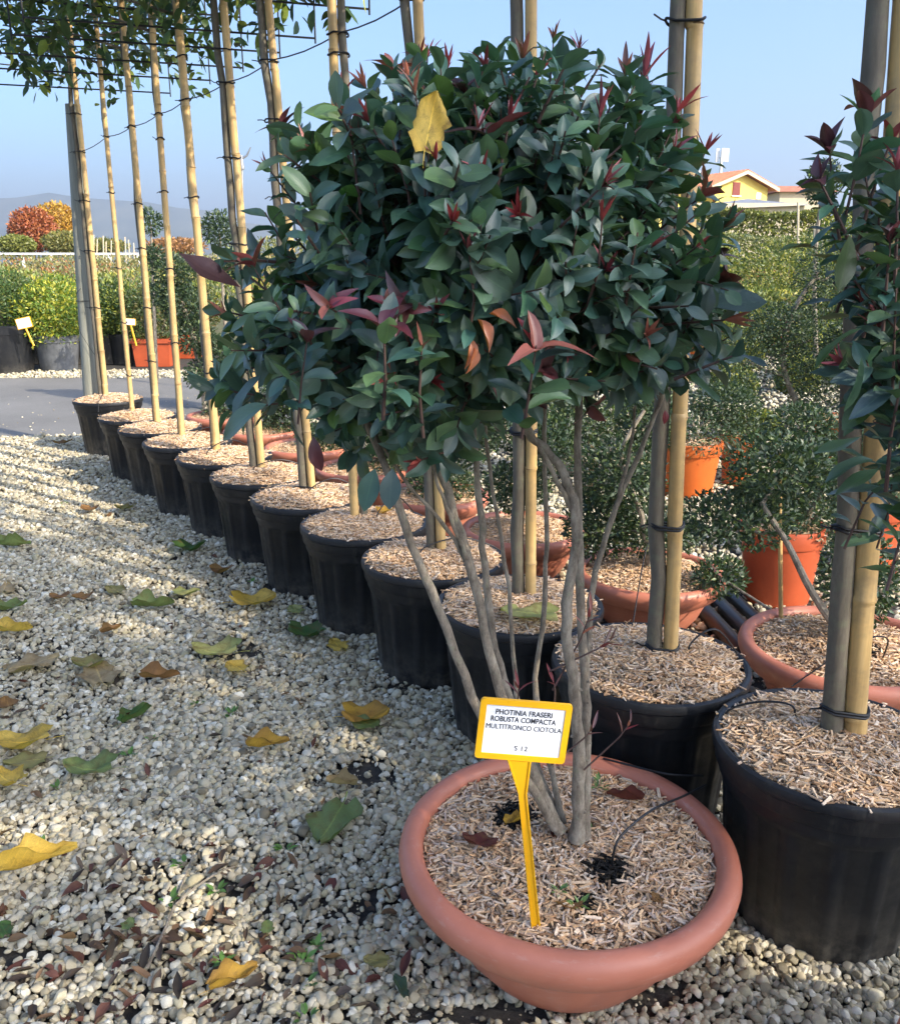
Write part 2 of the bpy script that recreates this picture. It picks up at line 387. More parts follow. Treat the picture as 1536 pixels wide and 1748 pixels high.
gravel = link('gravel', gme); tag(gravel, 'loose cream and grey pebbles covering the ground around the pots', 'gravel', kind='stuff')
ng = bpy.data.node_groups.new('scatter_pebbles', 'GeometryNodeTree')
ng.interface.new_socket('Geometry', in_out='INPUT', socket_type='NodeSocketGeometry'); ng.interface.new_socket('Geometry', in_out='OUTPUT', socket_type='NodeSocketGeometry')
gi = ng.nodes.new('NodeGroupInput'); go = ng.nodes.new('NodeGroupOutput'); ip = ng.nodes.new('GeometryNodeInstanceOnPoints')
ci = ng.nodes.new('GeometryNodeCollectionInfo'); ci.inputs['Collection'].default_value = pcol; ci.inputs['Separate Children'].default_value = True; ci.inputs['Reset Children'].default_value = True
ra = ng.nodes.new('GeometryNodeInputNamedAttribute'); ra.data_type = 'FLOAT_VECTOR'; ra.inputs['Name'].default_value = 'rot'
sa = ng.nodes.new('GeometryNodeInputNamedAttribute'); sa.data_type = 'FLOAT'; sa.inputs['Name'].default_value = 'size'
e2r = ng.nodes.new('FunctionNodeEulerToRotation')
L = ng.links.new
L(gi.outputs[0], ip.inputs['Points']); L(ci.outputs[0], ip.inputs['Instance']); ip.inputs['Pick Instance'].default_value = True
L(ra.outputs[0], e2r.inputs[0]); L(e2r.outputs[0], ip.inputs['Rotation']); L(sa.outputs[0], ip.inputs['Scale']); L(ip.outputs[0], go.inputs[0])
gravel.modifiers.new('scatter', 'NODES').node_group = ng

# ------------------------------------------------------------------ mulch
CHIP_COL = np.array([(.50, .35, .21), (.60, .45, .30), (.66, .53, .38), (.42, .28, .16), (.56, .40, .24), (.36, .26, .18), (.70, .59, .46), (.48, .38, .30), (.30, .19, .11)])
def mulch_mesh(name, R, z0, dome, n, L0, W0, dark=(), tint=(1, 1, 1), seed=0, rim=None):
    g = np.random.default_rng(seed)
    surf = lambda r2: z0 + dome * (1 - r2 / (R * R))
    # bed
    nr, na = 10, 40; V = []; Q = []
    for i in range(nr + 1):
        r = R * (i + .02) / nr
        for k in range(na):
            a = 2 * PI * k / na; V.append((r * math.cos(a), r * math.sin(a), surf(r * r) - .004 + .004 * math.sin(9 * a + 7 * i)))
    for i in range(nr):
        for k in range(na): Q.append((i * na + k, (i + 1) * na + k, (i + 1) * na + (k + 1) % na, i * na + (k + 1) % na))
    V = np.array(V); Q = np.array(Q); col = np.tile(np.array([.20, .145, .09]), (len(V), 1))
    r = R * np.sqrt(g.random(n)) * 1.005; a = g.uniform(0, 2 * PI, n)
    x, y = r * np.cos(a), r * np.sin(a)
    z = surf(r * r) + g.uniform(-.004, .011, n)
    if rim:                                            # strays lying on the rim
        k = np.arange(18); rr = g.uniform(rim[0], rim[1], len(k)); x[k], y[k], z[k] = rr * np.cos(a[k]), rr * np.sin(a[k]), rim[2]
    ln = L0 * np.exp(g.normal(0, .42, n)) ; wd = W0 * np.exp(g.normal(0, .3, n)); th = .0013 * (L0 / .02)
    yaw = g.uniform(0, 2 * PI, n); pit = g.normal(0, .16, n)
    d = np.stack([np.cos(yaw) * np.cos(pit), np.sin(yaw) * np.cos(pit), np.sin(pit)], 1)
    s = np.stack([-np.sin(yaw), np.cos(yaw), g.normal(0, .3, n)], 1); s /= np.linalg.norm(s, axis=1)[:, None]
    u = np.cross(d, s)
    c = np.stack([x, y, z], 1)
    cv = []
    for sz in (-1, 1):
        for sx, sy in ((-1, -1), (1, -1), (1, 1), (-1, 1)):
            tap = np.where(sx > 0, g.uniform(.4, 1, n), 1)[:, None]
            cv.append(c + d * (sx * ln / 2)[:, None] + s * (sy * wd / 2)[:, None] * tap + u * (sz * th))
    cv = np.stack(cv, 1).reshape(-1, 3)
    fq = np.array([(4, 5, 6, 7), (0, 1, 5, 4), (1, 2, 6, 5), (2, 3, 7, 6), (3, 0, 4, 7)])
    fq = (fq[None] + (np.arange(n) * 8)[:, None, None]).reshape(-1, 4) + len(V)
    cc = CHIP_COL[g.integers(0, len(CHIP_COL), n)] * g.uniform(.85, 1.35, n)[:, None] * np.array(tint) * np.array((1.24, 1.17, 1.10))
    for dx, dy, dr in dark:
        k = ((x - dx) ** 2 + (y - dy) ** 2) < (dr * g.uniform(.6, 1.15, n)) ** 2
        cc[k] = np.array([.016, .014, .012]) * g.uniform(.6, 1.6, k.sum())[:, None]
    return quad_mesh(name, np.concatenate([V, cv]), np.concatenate([Q, fq]), np.concatenate([col, np.repeat(cc * np.minimum(1, .78 / cc.max(1))[:, None], 8, 0)]), None, False)
MULCH_NEAR = [mulch_mesh('mulch', PR - .022, PH - .008, .030, 7200, .0165, .0034, seed=21 + i, rim=(.203, .219, .3645)) for i in range(2)]
MULCH_FAR = [mulch_mesh('mulch', PR - .022, PH - .008, .032, 3400, .021, .0046, seed=31 + i, rim=(.203, .219, .3645)) for i in range(2)]
for me in MULCH_NEAR + MULCH_FAR: me.materials.append(M['chip'])

# ------------------------------------------------------------------ black pots of the row
def flute(n, d, z1):
    def mod(a, z):
        if z > z1: return 1
        k = (a * n / (2 * PI)) % 1.0
        return 1 - d * (1 if .12 < k < .88 else 0)
    return mod
def make_black_pot():
    root = empty('nursery_pot')
    m = MB().lathe([(.02, .004), (.155, .004), (.166, 0), (.170, .006), (.1725, .02), (.196, .262), (.1975, .27), (.2035, .285), (.205, .318)], 150, flute(15, .028, .262))
    m.build('body', M['black_plastic'], root)
    m = MB().lathe([(.2045, .312), (.2105, .306), (.2125, .310), (.2155, .338), (.2205, .342), (.2215, .352), (.219, .3605), (.212, .363), (.205, .360), (.201, .350), (.199, .32)], 96)
    m.build('rim', M['black_plastic'], root)
    return root
ORD = ['first', 'second', 'third', 'fourth', 'fifth', 'sixth', 'seventh', 'eighth', 'ninth', 'tenth', 'eleventh', 'twelfth']
pot0 = make_black_pot(); pots = [pot0] + [copy_tree(pot0) for _ in POTS[1:]]
for i, (x, y) in enumerate(POTS):
    p = pots[i]
    p.location = (x, y, 0); p.rotation_euler = (0, 0, rnd.uniform(0, 6))
    mu = link('mulch', (MULCH_NEAR if i < 5 else MULCH_FAR)[i % 2], p); mu['kind'] = 'stuff'
    if i == 11: lab = 'black plastic nursery pot at the end of the row, beside the road'
    elif i == 0: lab = 'black plastic nursery pot touching the terracotta bowl with the sign, first of the row'
    else: lab = 'black plastic nursery pot, ' + ORD[i] + ' in the row counted from the terracotta bowl'
    tag(p, lab, 'pot', 'black nursery pots in a row')

# ------------------------------------------------------------------ terracotta bowls
BOWL_BODY = [(.02, .004), (.135, .004), (.147, 0), (.152, .006), (.170, .025), (.202, .068), (.225, .118), (.240, .165), (.256, .190)]
BOWL_RIM = [(.254, .178), (.264, .166), (.2705, .164), (.2735, .167), (.288, .184), (.2975, .203), (.300, .217), (.2965, .231), (.288, .2395), (.275, .2425), (.264, .238), (.257, .228), (.255, .21), (.254, .19)]
def make_bowl(mulch, s=1.0):
    root = empty('planter_bowl')
    MB().lathe([(r * s, z * s) for r, z in BOWL_BODY], 96).build('body', M['terracotta'], root)
    MB().lathe([(r * s, z * s) for r, z in BOWL_RIM], 96).build('rim', M['terracotta'], root)
    mu = link('mulch', mulch, root); mu['kind'] = 'stuff'
    return root
def dl(px, py, c, z=.235): p = at_z(px, py, z); return (p.x - c[0], p.y - c[1])
main_mulch = mulch_mesh('mulch', .252, .215, .022, 9000, .0165, .0034, [(*dl(1040, 1490, BOWL), .038), (*dl(880, 1395, BOWL), .045), (*dl(1000, 1540, BOWL), .02)], (1.0, .98, .98), 51)
main_mulch.materials.append(M['chip'])
other_mulch = mulch_mesh('mulch', .252, .215, .03, 5200, .020, .0042, [(.02, -.05, .04)], (.98, .95, .92), 52); other_mulch.materials.append(M['chip'])
b = make_bowl(main_mulch); b.location = (*BOWL, 0)
tag(b, 'terracotta plastic bowl holding the multi-stemmed bush with the yellow sign', 'bowl', 'terracotta bowls')
b2 = make_bowl(other_mulch); b2.location = (*BOWL2, 0)
tag(b2, 'terracotta plastic bowl under the second red-tipped bush', 'bowl', 'terracotta bowls')
BL = ['beside the first black pot', 'behind the second black pot', 'behind the third black pot', 'behind the fourth black pot', 'behind the fifth black pot', 'behind the sixth black pot', 'behind the seventh black pot', 'behind the eighth black pot']
bk = copy_tree(b2)
for i, (x, y) in enumerate(BOWLS):
    o = bk if i == 0 else copy_tree(bk)
    o.location = (x, y, 0); o.rotation_euler = (0, 0, i * 1.3)
    s = (.95, .86, .85, .85, .85, .85, .85, .85)[i]; o.scale = (s, s, s)
    tag(o, 'terracotta bowl with a small-leaved topiary ' + BL[i], 'bowl', 'terracotta bowls')

# ------------------------------------------------------------------ leaves
def leaf_template(L=6, W=2, fold=.25, curl=.15, tip=.6, wid=.42, wave=0.0, seed=0, twist=0.0):
    """leaf of length 1 along +Y, face up +Z; returns verts, quads, uv"""
    g = random.Random(seed); ph = g.uniform(0, 6)
    V = []; UV = []; Q = []
    nw = 2 * W + 1
    for i in range(L + 1):
        t = i / L
        w = wid * .5 * (max(0, math.sin(PI * min(1, t ** tip * 1.0))) ** .74) if 0 < i < L else .006
        tw = twist * t
        for j in range(nw):
            u = (j - W) / W
            x = u * w; z = fold * abs(x) - curl * t * t + wave * w * math.sin(ph + 7 * t) * abs(u) * (1 if u > 0 else -.8)
            y = t - .12 * curl * t * t
            x, z = x * math.cos(tw) - z * math.sin(tw), x * math.sin(tw) + z * math.cos(tw)
            V.append((x, y, z)); UV.append((.5 + .5 * u, t))
    for i in range(L):
        for j in range(nw - 1):
            a = i * nw + j; Q.append((a, a + 1, a + nw + 1, a + nw))
    return np.array(V), np.array(Q), np.array(UV)
def frame(d, up):
    """rotation whose Y axis is d and Z axis close to up"""
    d = d.normalized(); x = d.cross(up)
    x = x.normalized() if x.length > 1e-4 else d.orthogonal().normalized()
    z = x.cross(d)
    return np.array([[x.x, d.x, z.x], [x.y, d.y, z.y], [x.z, d.z, z.z]])
def leaves_mesh(name, items, templates):
    """items: (pos, 3x3, (sx,sy,sz), template index, colour)"""
    V = []; Q = []; U = []; K = []; b = 0
    for ti, (tv, tq, tu) in enumerate(templates):
        it = [q for q in items if q[3] == ti]
        if not it: continue
        P = np.array([q[0] for q in it]); Rm = np.array([q[1] for q in it]); S = np.array([q[2] for q in it]); c = np.array([q[4] for q in it])
        v = np.einsum('nij,nkj->nki', Rm, tv[None] * S[:, None, :]) + P[:, None, :]
        n, k = len(it), len(tv)
        V.append(v.reshape(-1, 3)); Q.append((tq[None] + (np.arange(n) * k)[:, None, None]).reshape(-1, 4) + b)
        U.append(np.tile(tu, (n, 1))); K.append(np.repeat(c, k, 0)); b += n * k
    return quad_mesh(name, np.concatenate(V), np.concatenate(Q), np.concatenate(K), np.concatenate(U))
def rv(s=1.0): return Vector((rnd.gauss(0, s), rnd.gauss(0, s), rnd.gauss(0, s)))

LT = [leaf_template(7, 2, f, c, tp, w, wv, i, tw) for i, (f, c, tp, w, wv, tw) in enumerate([
    (.25, .14, 1.05, .46, .10, 0), (.40, .26, 1.0, .42, .18, .25), (.15, .06, 1.12, .50, .12, -.2), (.50, .34, .98, .44, .22, .15), (.3, .55, 1.08, .42, .12, .35), (.2, -.14, 1.02, .45, .22, -.15), (.7, .2, 1.05, .46, .2, .1), (.3, .3, 1.15, .40, .25, -.4)])]
RT = [leaf_template(6, 1, .6, c, .75, w, .1, 40 + i, .2) for i, (c, w) in enumerate([(.1, .15), (.35, .13), (-.1, .20)])]
BT = [leaf_template(7, 2, .55, .5, .80, .42, .2, 50, .1), leaf_template(7, 2, .7, .15, .8, .40, .2, 51, -.1), leaf_template(7, 2, .4, .9, .8, .36, .15, 52, .2)]
TEMPL = LT + RT + BT
GREENS = [(.044, .090, .062), (.056, .108, .070), (.040, .084, .066), (.068, .124, .068), (.052, .102, .078), (.078, .138, .062), (.034, .074, .060)]
def green(light=0.0):
    c = np.array(rnd.choice(GREENS)) * rnd.uniform(.95, 1.6)
    if rnd.random() < .06 + light: c = np.array((.06, .11, .03)) * rnd.uniform(.8, 1.5)
    return tuple(c)
REDS = [(.26, .035, .040), (.34, .075, .07), (.16, .025, .032), (.38, .12, .085), (.22, .04, .055), (.20, .07, .05)]
PURPLE = [(.10, .020, .028), (.13, .035, .04), (.075, .03, .032)]
def shoot(items, twigs, tip, axis, L, n, size, red=0, light=0.0, big=False):
    """one leafy shoot ending at tip; red: 0 none, 1 small red buds, 2 large red or purple leaves"""
    axis = axis.normalized(); base = tip - axis * L
    side = axis.orthogonal().normalized(); a0 = rnd.uniform(0, 6.28)
    bend = rv(.12)
    pos = lambda t: base + axis * (L * t) + bend * (L * t * (1 - t))
    twigs.append((pos(0), pos(.5), pos(1), .0013 + .0009 * rnd.random()))
    for k in range(n):
        t = .12 + .86 * (k + .5) / n
        a = a0 + 2.4 * k + rnd.uniform(-.3, .3)
        out = Quaternion(axis, a) @ side
        el = math.radians(78 - 42 * t + rnd.uniform(-14, 14))
        d = axis * math.cos(el) + out * math.sin(el) + Vector((0, 0, -.10))
        ln = size * rnd.uniform(.75, 1.18) * (1 - .35 * t ** 3)
        up = axis * math.sin(el) - out * math.cos(el) + rv(.22)
        items.append([tuple(pos(t)), frame(d, up), (ln * rnd.uniform(.9, 1.15), ln, ln), rnd.randrange(len(LT)), green(light)])
    if red == 1:
        m = rnd.randint(4, 7); base_c = rnd.choice(REDS)
        for k in range(m):
            out = Quaternion(axis, a0 + 2.4 * k) @ side
            el = math.radians(rnd.uniform(8, 38)); d = axis * math.cos(el) + out * math.sin(el)
            ln = size * rnd.uniform(.35, .75)
            c = np.array(base_c) * rnd.uniform(.7, 1.3)
            items.append([tuple(pos(1) - axis * .006), frame(d, axis * math.sin(el) - out * math.cos(el)), (ln, ln, ln), len(LT) + rnd.randrange(3), tuple(c)])
    elif red == 2:
        m = rnd.randint(3, 4); fam = rnd.choice((PURPLE, PURPLE, REDS))
        for k in range(m):
            out = Quaternion(axis, a0 + 2.2 * k) @ side
            el = math.radians(rnd.uniform(18, 50)); d = axis * math.cos(el) + out * math.sin(el)
            ln = size * rnd.uniform(.62, .95)
            c = np.array(rnd.choice(fam)) * rnd.uniform(.8, 1.3)
            items.append([tuple(pos(1) - axis * .008), frame(d, axis * math.sin(el) - out * math.cos(el)), (ln, ln, ln), len(LT) + len(RT) + rnd.randrange(3), tuple(c)])
def twig_part(twigs, name, mat, parent):
    m = MB()
    for a, b_, c, r in twigs: m.tube([a, b_, c], [r * 1.3, r, r * .6], 5, False)
    o = m.build(name, mat, parent); o['kind'] = 'stuff'; return o
def proj_np(P):
    z = P[:, 2] - CH; dz = P[:, 1] * CT - z * ST; dn = -P[:, 1] * ST - z * CT
    return 768 + FPX * P[:, 0] / dz, 874 + FPX * dn / dz, dz
def split_visible(items, limit, cell=7):
    """indices of the leaves that show largest from the photograph's viewpoint"""
    pts = []; own = []
    for i, q in enumerate(items):
        v = TEMPL[q[3]][0][::2] * np.array(q[2]); pts.append(v @ q[1].T + np.array(q[0])); own += [i] * len(pts[-1])
    P = np.concatenate(pts); own = np.array(own); u, v, dz = proj_np(P)
    ok = (dz > .1) & (u > 0) & (u < 1536) & (v > 0) & (v < 1748)
    P, own, u, v, dz = P[ok], own[ok], u[ok], v[ok], dz[ok]
    key = (u // cell).astype(int) * 1000 + (v // cell).astype(int)
    order = np.lexsort((dz, key)); first = np.ones(len(order), bool); first[1:] = key[order][1:] != key[order][:-1]
    cnt = np.bincount(own[order][first], minlength=len(items))
    best = np.argsort(-cnt)[:limit]
    return set(int(i) for i in best if cnt[i] >= 1)
LEAFMESH = {}
def leaf_objects(items, idx, root, mat, prefix='leaf'):
    og = ORG[root.name]
    for i in sorted(idx):
        p, Rm, S, ti, c = items[i]
        key = (ti, tuple(int(round(math.log(max(k, .005)) * 3.5)) for k in c))
        if key not in LEAFMESH:
            tv, tq, tu = TEMPL[ti]; cc = tuple(math.exp(k / 3.5) for k in key[1])
            me = quad_mesh('leaf', tv, tq, np.tile(np.array(cc), (len(tv), 1)), tu); me.materials.append(mat); LEAFMESH[key] = me
        o = link(prefix, LEAFMESH[key], root)
        mw = Matrix.Identity(4)
        for r in range(3):
            for k in range(3): mw[r][k] = Rm[r][k] * S[k]
            mw[r][3] = p[r] - og[r]
        o.matrix_basis = mw

# ------------------------------------------------------------------ the multi-stemmed bush in the bowl
YC = 1.40
base_pt = Vector((.216, 1.335, .225))
photinia = empty('red_tipped_bush', base_pt)
tag(photinia, 'multi-stemmed bush with glossy dark green leaves and red tips behind the yellow sign', 'bush', 'red-tipped bushes')
def smooth_path(pts, k=4):
    out = []
    P = [pts[0]] + list(pts) + [pts[-1]]
    for i in range(1, len(P) - 2):
        for j in range(k):
            t = j / k
            out.append(.5 * ((2 * P[i]) + (P[i + 1] - P[i - 1]) * t + (2 * P[i - 1] - 5 * P[i] + 4 * P[i + 1] - P[i + 2]) * t * t + (-P[i - 1] + 3 * P[i] - 3 * P[i + 1] + P[i + 2]) * t ** 3))
    out.append(pts[-1]); return out
STEMS = [  # list of (px, py, y) and radius at foot and head
    ([(948, 1412, 1.325), (905, 1340, 1.315), (822, 1222, 1.29), (748, 1040, 1.27), (693, 905, 1.27), (655, 790, 1.28), (600, 660, 1.30)], .0125, .0075),
    ([(955, 1418, 1.33), (915, 1330, 1.32), (855, 1185, 1.30), (812, 1000, 1.29), (772, 860, 1.30), (742, 770, 1.32), (715, 600, 1.35)], .0125, .008),
    ([(950, 1408, 1.345), (900, 1290, 1.37), (865, 1180, 1.38), (838, 1060, 1.39), (822, 900, 1.40), (810, 750, 1.41), (800, 560, 1.42)], .0115, .007),
    ([(955, 1405, 1.36), (905, 1270, 1.42), (882, 1185, 1.44), (866, 1000, 1.45), (836, 800, 1.46), (820, 640, 1.47)], .0075, .004),
    ([(962, 1405, 1.36), (915, 1190, 1.43), (928, 1050, 1.45), (932, 900, 1.47), (930, 740, 1.48), (940, 560, 1.5)], .0075, .005),
    ([(985, 1432, 1.325), (988, 1310, 1.32), (980, 1180, 1.31), (966, 1060, 1.31), (984, 900, 1.32), (962, 810, 1.33), (930, 765, 1.34), (892, 725, 1.35), (860, 600, 1.37)], .0165, .007),
    ([(998, 1428, 1.335), (1000, 1300, 1.345), (1000, 1180, 1.35), (990, 1000, 1.36), (988, 860, 1.37), (985, 740, 1.38), (1000, 560, 1.4)], .0135, .008),
    ([(1000, 1290, 1.35), (1000, 1150, 1.40), (1012, 1000, 1.41), (1040, 900, 1.42), (1072, 815, 1.43), (1120, 705, 1.44), (1150, 600, 1.45)], .0085, .005),
    ([(975, 870, 1.325), (935, 790, 1.32), (905, 735, 1.31), (880, 650, 1.30)], .006, .004),
    ([(820, 1000, 1.295), (760, 900, 1.30), (690, 820, 1.30), (640, 740, 1.31)], .005, .003),
    ([(800, 960, 1.29), (768, 880, 1.26), (742, 800, 1.24), (735, 700, 1.22)], .005, .003),
    ([(1058, 850, 1.425), (1075, 770, 1.42), (1085, 690, 1.40)], .005, .003)]
for pts, r0, r1 in STEMS:
    wp = smooth_path([at_y(*p) for p in pts], 5)
    n = len(wp)
    r0, r1 = r0 * .80, r1 * .70
    rad = [(r0 + (r1 - r0) * (i / (n - 1)) ** .7) * (1 + .10 * math.sin(i * 2.1) * math.sin(i * .9)) * (1.25 if i == 0 and pts[0][1] > 1400 else 1) for i in range(n)]
    jit = [p + rv(.0012) for p in wp]
    m = MB().tube(jit, rad, 10)
    for _ in range(int(n * .7)):                       # leaf scars and buds
        k = rnd.randrange(1, n - 1); d = rv().normalized(); p = jit[k].lerp(jit[k + 1], rnd.random())
        m.tube([p + d * rad[k] * .6, p + d * rad[k] * 1.12, p + d * rad[k] * 1.35], [rad[k] * .35, rad[k] * .28, .0006], 5)
    m.build('stem', M['bark'], photinia)
OUT = [(480, 215), (560, 150), (650, 120), (740, 110), (830, 95), (920, 105), (1000, 95), (1075, 110), (1130, 180), (1175, 280), (1235, 360), (1285, 470), (1265, 570), (1195, 665), (1130, 690), (1040, 720), (940, 700),
       (860, 700), (790, 770), (730, 795), (650, 800), (590, 740), (540, 690), (440, 690), (365, 640), (380, 545), (345, 470), (415, 385), (440, 305)]
CPX, CPY = 815, 430
def outline_r(phi):
    best = None
    for i in range(len(OUT)):
        (x0, y0), (x1, y1) = OUT[i], OUT[(i + 1) % len(OUT)]
        dx, dy = math.cos(phi), -math.sin(phi)
        ex, ey = x1 - x0, y1 - y0; den = dx * ey - dy * ex
        if abs(den) < 1e-9: continue
        t = ((x0 - CPX) * ey - (y0 - CPY) * ex) / den; s = ((x0 - CPX) * dy - (y0 - CPY) * dx) / den
        if t > 0 and -.001 <= s <= 1.001 and (best is None or t > best): best = t
    return best or 350
RT_ = [outline_r(2 * PI * k / 180) for k in range(180)]
CC = at_y(CPX, CPY, YC); PXM = depth(YC, CC.z) / FPX
items, twigs = [], []
def crown_point(phi, psi, u):
    r = RT_[int(phi / (2 * PI) * 180) % 180] * PXM * .97
    return CC + Vector((math.cos(phi) * math.cos(psi) * r * u, math.sin(psi) * .40 * u, math.sin(phi) * math.cos(psi) * r * u))
nshoot = 0
while nshoot < 560:
    phi = rnd.uniform(0, 2 * PI); psi = math.asin(rnd.uniform(-1, .75)); u = rnd.uniform(.72, .97)
    if nshoot > 410: u = rnd.uniform(.3, .72)
    T = crown_point(phi, psi, u)
    out = (T - CC).normalized()
    axis = out * .75 + Vector((0, 0, .62)) + rv(.25)
    if out.z < -.35: axis = out * .8 + Vector((0, 0, .2)) + rv(.25)
    red = 0; q = rnd.random()
    if u > .8:
        if out.z > .1 and q < .42: red = 1
        elif q < .26: red = 1
        elif q > .955: red = 2
    shoot(items, twigs, T, axis, rnd.uniform(.09, .15), rnd.randint(10, 13), rnd.choice((.042, .048, .054, .062)) * rnd.uniform(.93, 1.1), red)
    nshoot += 1
for _ in range(105):                               # low outer shoots on both flanks and the low lobe
    q = rnd.random()
    if q < .34: px, py = rnd.uniform(345, 600), rnd.uniform(440, 700)
    elif q < .74: px, py = rnd.uniform(545, 790), rnd.uniform(640, 790)
    else: px, py = rnd.uniform(1090, 1270), rnd.uniform(430, 640)
    T = at_y(px, py, rnd.uniform(1.12, 1.4)); out = (T - CC).normalized()
    shoot(items, twigs, T, out * .9 + Vector((0, 0, .35)) + rv(.25), rnd.uniform(.09, .14), rnd.randint(9, 12), rnd.uniform(.045, .06), 1 if rnd.random() < .12 else 0)
# the shoots that stand out in the photograph: tip pixel, depth, axis, kind
for px, py, Y, ax, red, sz in [(668, 118, 1.36, (0, 0, 1), 2, .062), (835, 225, 1.12, (.1, -.2, 1), 2, .075), (655, 555, 1.02, (.05, -.3, 1), 2, .06), (915, 590, 1.02, (.1, -.3, 1), 2, .066),
                               (525, 575, 1.08, (.2, -.3, 1), 2, .045), (595, 195, 1.2, (-.1, 0, 1), 2, .05), (1100, 125, 1.32, (.1, 0, 1), 1, .085), (1205, 255, 1.42, (.35, 0, 1), 1, .06), (480, 215, 1.38, (-.4, 0, 1), 2, .045),
                               (1155, 190, 1.36, (.3, 0, 1), 1, .075), (1022, 290, 1.15, (0, -.2, 1), 1, .05), (1028, 370, 1.08, (.1, -.3, 1), 1, .05), (800, 425, 1.04, (0, -.4, 1), 1, .05), (430, 450, 1.22, (-.4, -.1, .8), 2, .055),
                               (1225, 435, 1.38, (.4, -.2, .9), 2, .045), (730, 235, 1.12, (0, -.2, 1), 1, .05), (730, 90, 1.42, (0, 0, 1), 1, .05), (945, 65, 1.45, (0, 0, 1), 1, .05), (988, 80, 1.45, (0, 0, 1), 1, .045), (765, 110, 1.40, (.1, 0, 1), 1, .05), (720, 590, 1.03, (0, -.3, 1), 1, .05)]:
    shoot(items, twigs, at_y(px, py, Y), Vector(ax), .12, 9, sz, red, 0)
# long drooping leaves low on the outer shoots
for px, py, Y, d, ln, c in [(410, 490, 1.2, (-1, -.1, .42), .085, PURPLE[2]), (445, 640, 1.2, (-.8, -.3, -.75), .075, GREENS[1]), (455, 690, 1.15, (-1, -.2, -.35), .08, GREENS[3]), (535, 745, 1.2, (.1, -.3, -1), .05, PURPLE[0]),
                            (640, 800, 1.15, (-.3, -.3, -1), .06, GREENS[0]), (670, 800, 1.14, (-.1, -.4, -1), .055, GREENS[2]), (1135, 700, 1.2, (.1, -.2, -1), .02, REDS[0]), (1190, 520, 1.2, (1, -.2, .1), .09, GREENS[4]), (1180, 560, 1.2, (.8, -.3, -.5), .07, GREENS[5])]:
    items.append([tuple(at_y(px, py, Y)), frame(Vector(d), Vector((0, -.5, 1))), (ln * 1.1, ln, ln), rnd.randrange(len(LT)), c])
# red shoots growing from the foot of the stems
for px, py, Y, ax, L_, n in [(1008, 1045, 1.31, (.3, 0, 1), .10, 4), (1075, 1235, 1.29, (.5, 0, .8), .06, 3), (885, 1172, 1.30, (0, 0, 1), .04, 3), (1010, 1245, 1.29, (.5, 0, .7), .04, 2), (945, 1165, 1.30, (-.2, 0, 1), .03, 2), (1040, 1095, 1.30, (.7, 0, .5), .05, 3)]:
    tip = at_y(px, py, Y); axis = Vector(ax).normalized(); twigs.append((tip - axis * (L_ + .05) + Vector((-.012, .01, 0)), tip - axis * L_ * .5, tip, .0014))
    for k in range(n + 1):
        o_ = Quaternion(axis, 2.4 * k + 1) @ axis.orthogonal().normalized(); d = axis * .7 + o_ * .7; ln = rnd.uniform(.024, .04)
        items.append([tuple(tip - axis * L_ * .5 * k / (n + 1)), frame(d, axis), (ln, ln, ln), len(LT) + rnd.randrange(3), tuple(np.array(rnd.choice(REDS)) * rnd.uniform(.6, 1.1))])
# withered orange leaves hanging inside
for px, py, d in [(815, 545, (.3, -.2, -.5)), (800, 575, (.05, -.3, -1)), (808, 590, (-.1, -.3, -1)), (835, 535, (.7, -.3, -.2))]:
    ln = rnd.uniform(.034, .046); items.append([tuple(at_y(px, py, 1.06)), frame(Vector(d), Vector((.8, -.6, .2))), (ln * .8, ln, ln * 1.6), len(LT) + len(RT) + 1, tuple(np.array((.46, .15, .045)) * rnd.uniform(.6, 1.1))])
vis = split_visible(items, 300)
leaf_objects(items, vis, photinia, M['leaf'])
rest = [q for i, q in enumerate(items) if i not in vis]
me = leaves_mesh('foliage', [[tuple(Vector(q[0]) - base_pt), *q[1:]] for q in rest], TEMPL); me.materials.append(M['leaf'])
o = link('foliage', me, photinia); o['kind'] = 'stuff'
twig_part(twigs, 'twigs', M['twig'], photinia)

# ------------------------------------------------------------------ the second bush, whose foliage enters the picture from the side
b2p = Vector((*BOWL2, .225))
photinia2 = empty('red_tipped_bush', b2p)
tag(photinia2, 'bush with large dark leaves and purple-red tips beside the first black pot', 'bush', 'red-tipped bushes')
items2, twigs2 = [], []
C2 = Vector((.86, .98, 1.22))
for dx, dy, top in [(-.16, .14, .95), (.12, .16, 1.0), (.16, -.10, 1.0), (-.02, .02, 1.1), (-.08, -.14, .95)]:
    p0 = b2p + Vector((dx * .15, dy * .15, 0)); p1 = Vector((BOWL2[0] + dx, BOWL2[1] + dy + .1, top)); p2 = Vector((BOWL2[0] + dx * 1.8, BOWL2[1] + dy * 1.6 + .15, 1.4))
    MB().tube(smooth_path([p0, p0.lerp(p1, .5) + rv(.012), p1, p2], 5), [.013 - .009 * i / 15 for i in range(16)], 9).build('stem', M['bark'], photinia2)
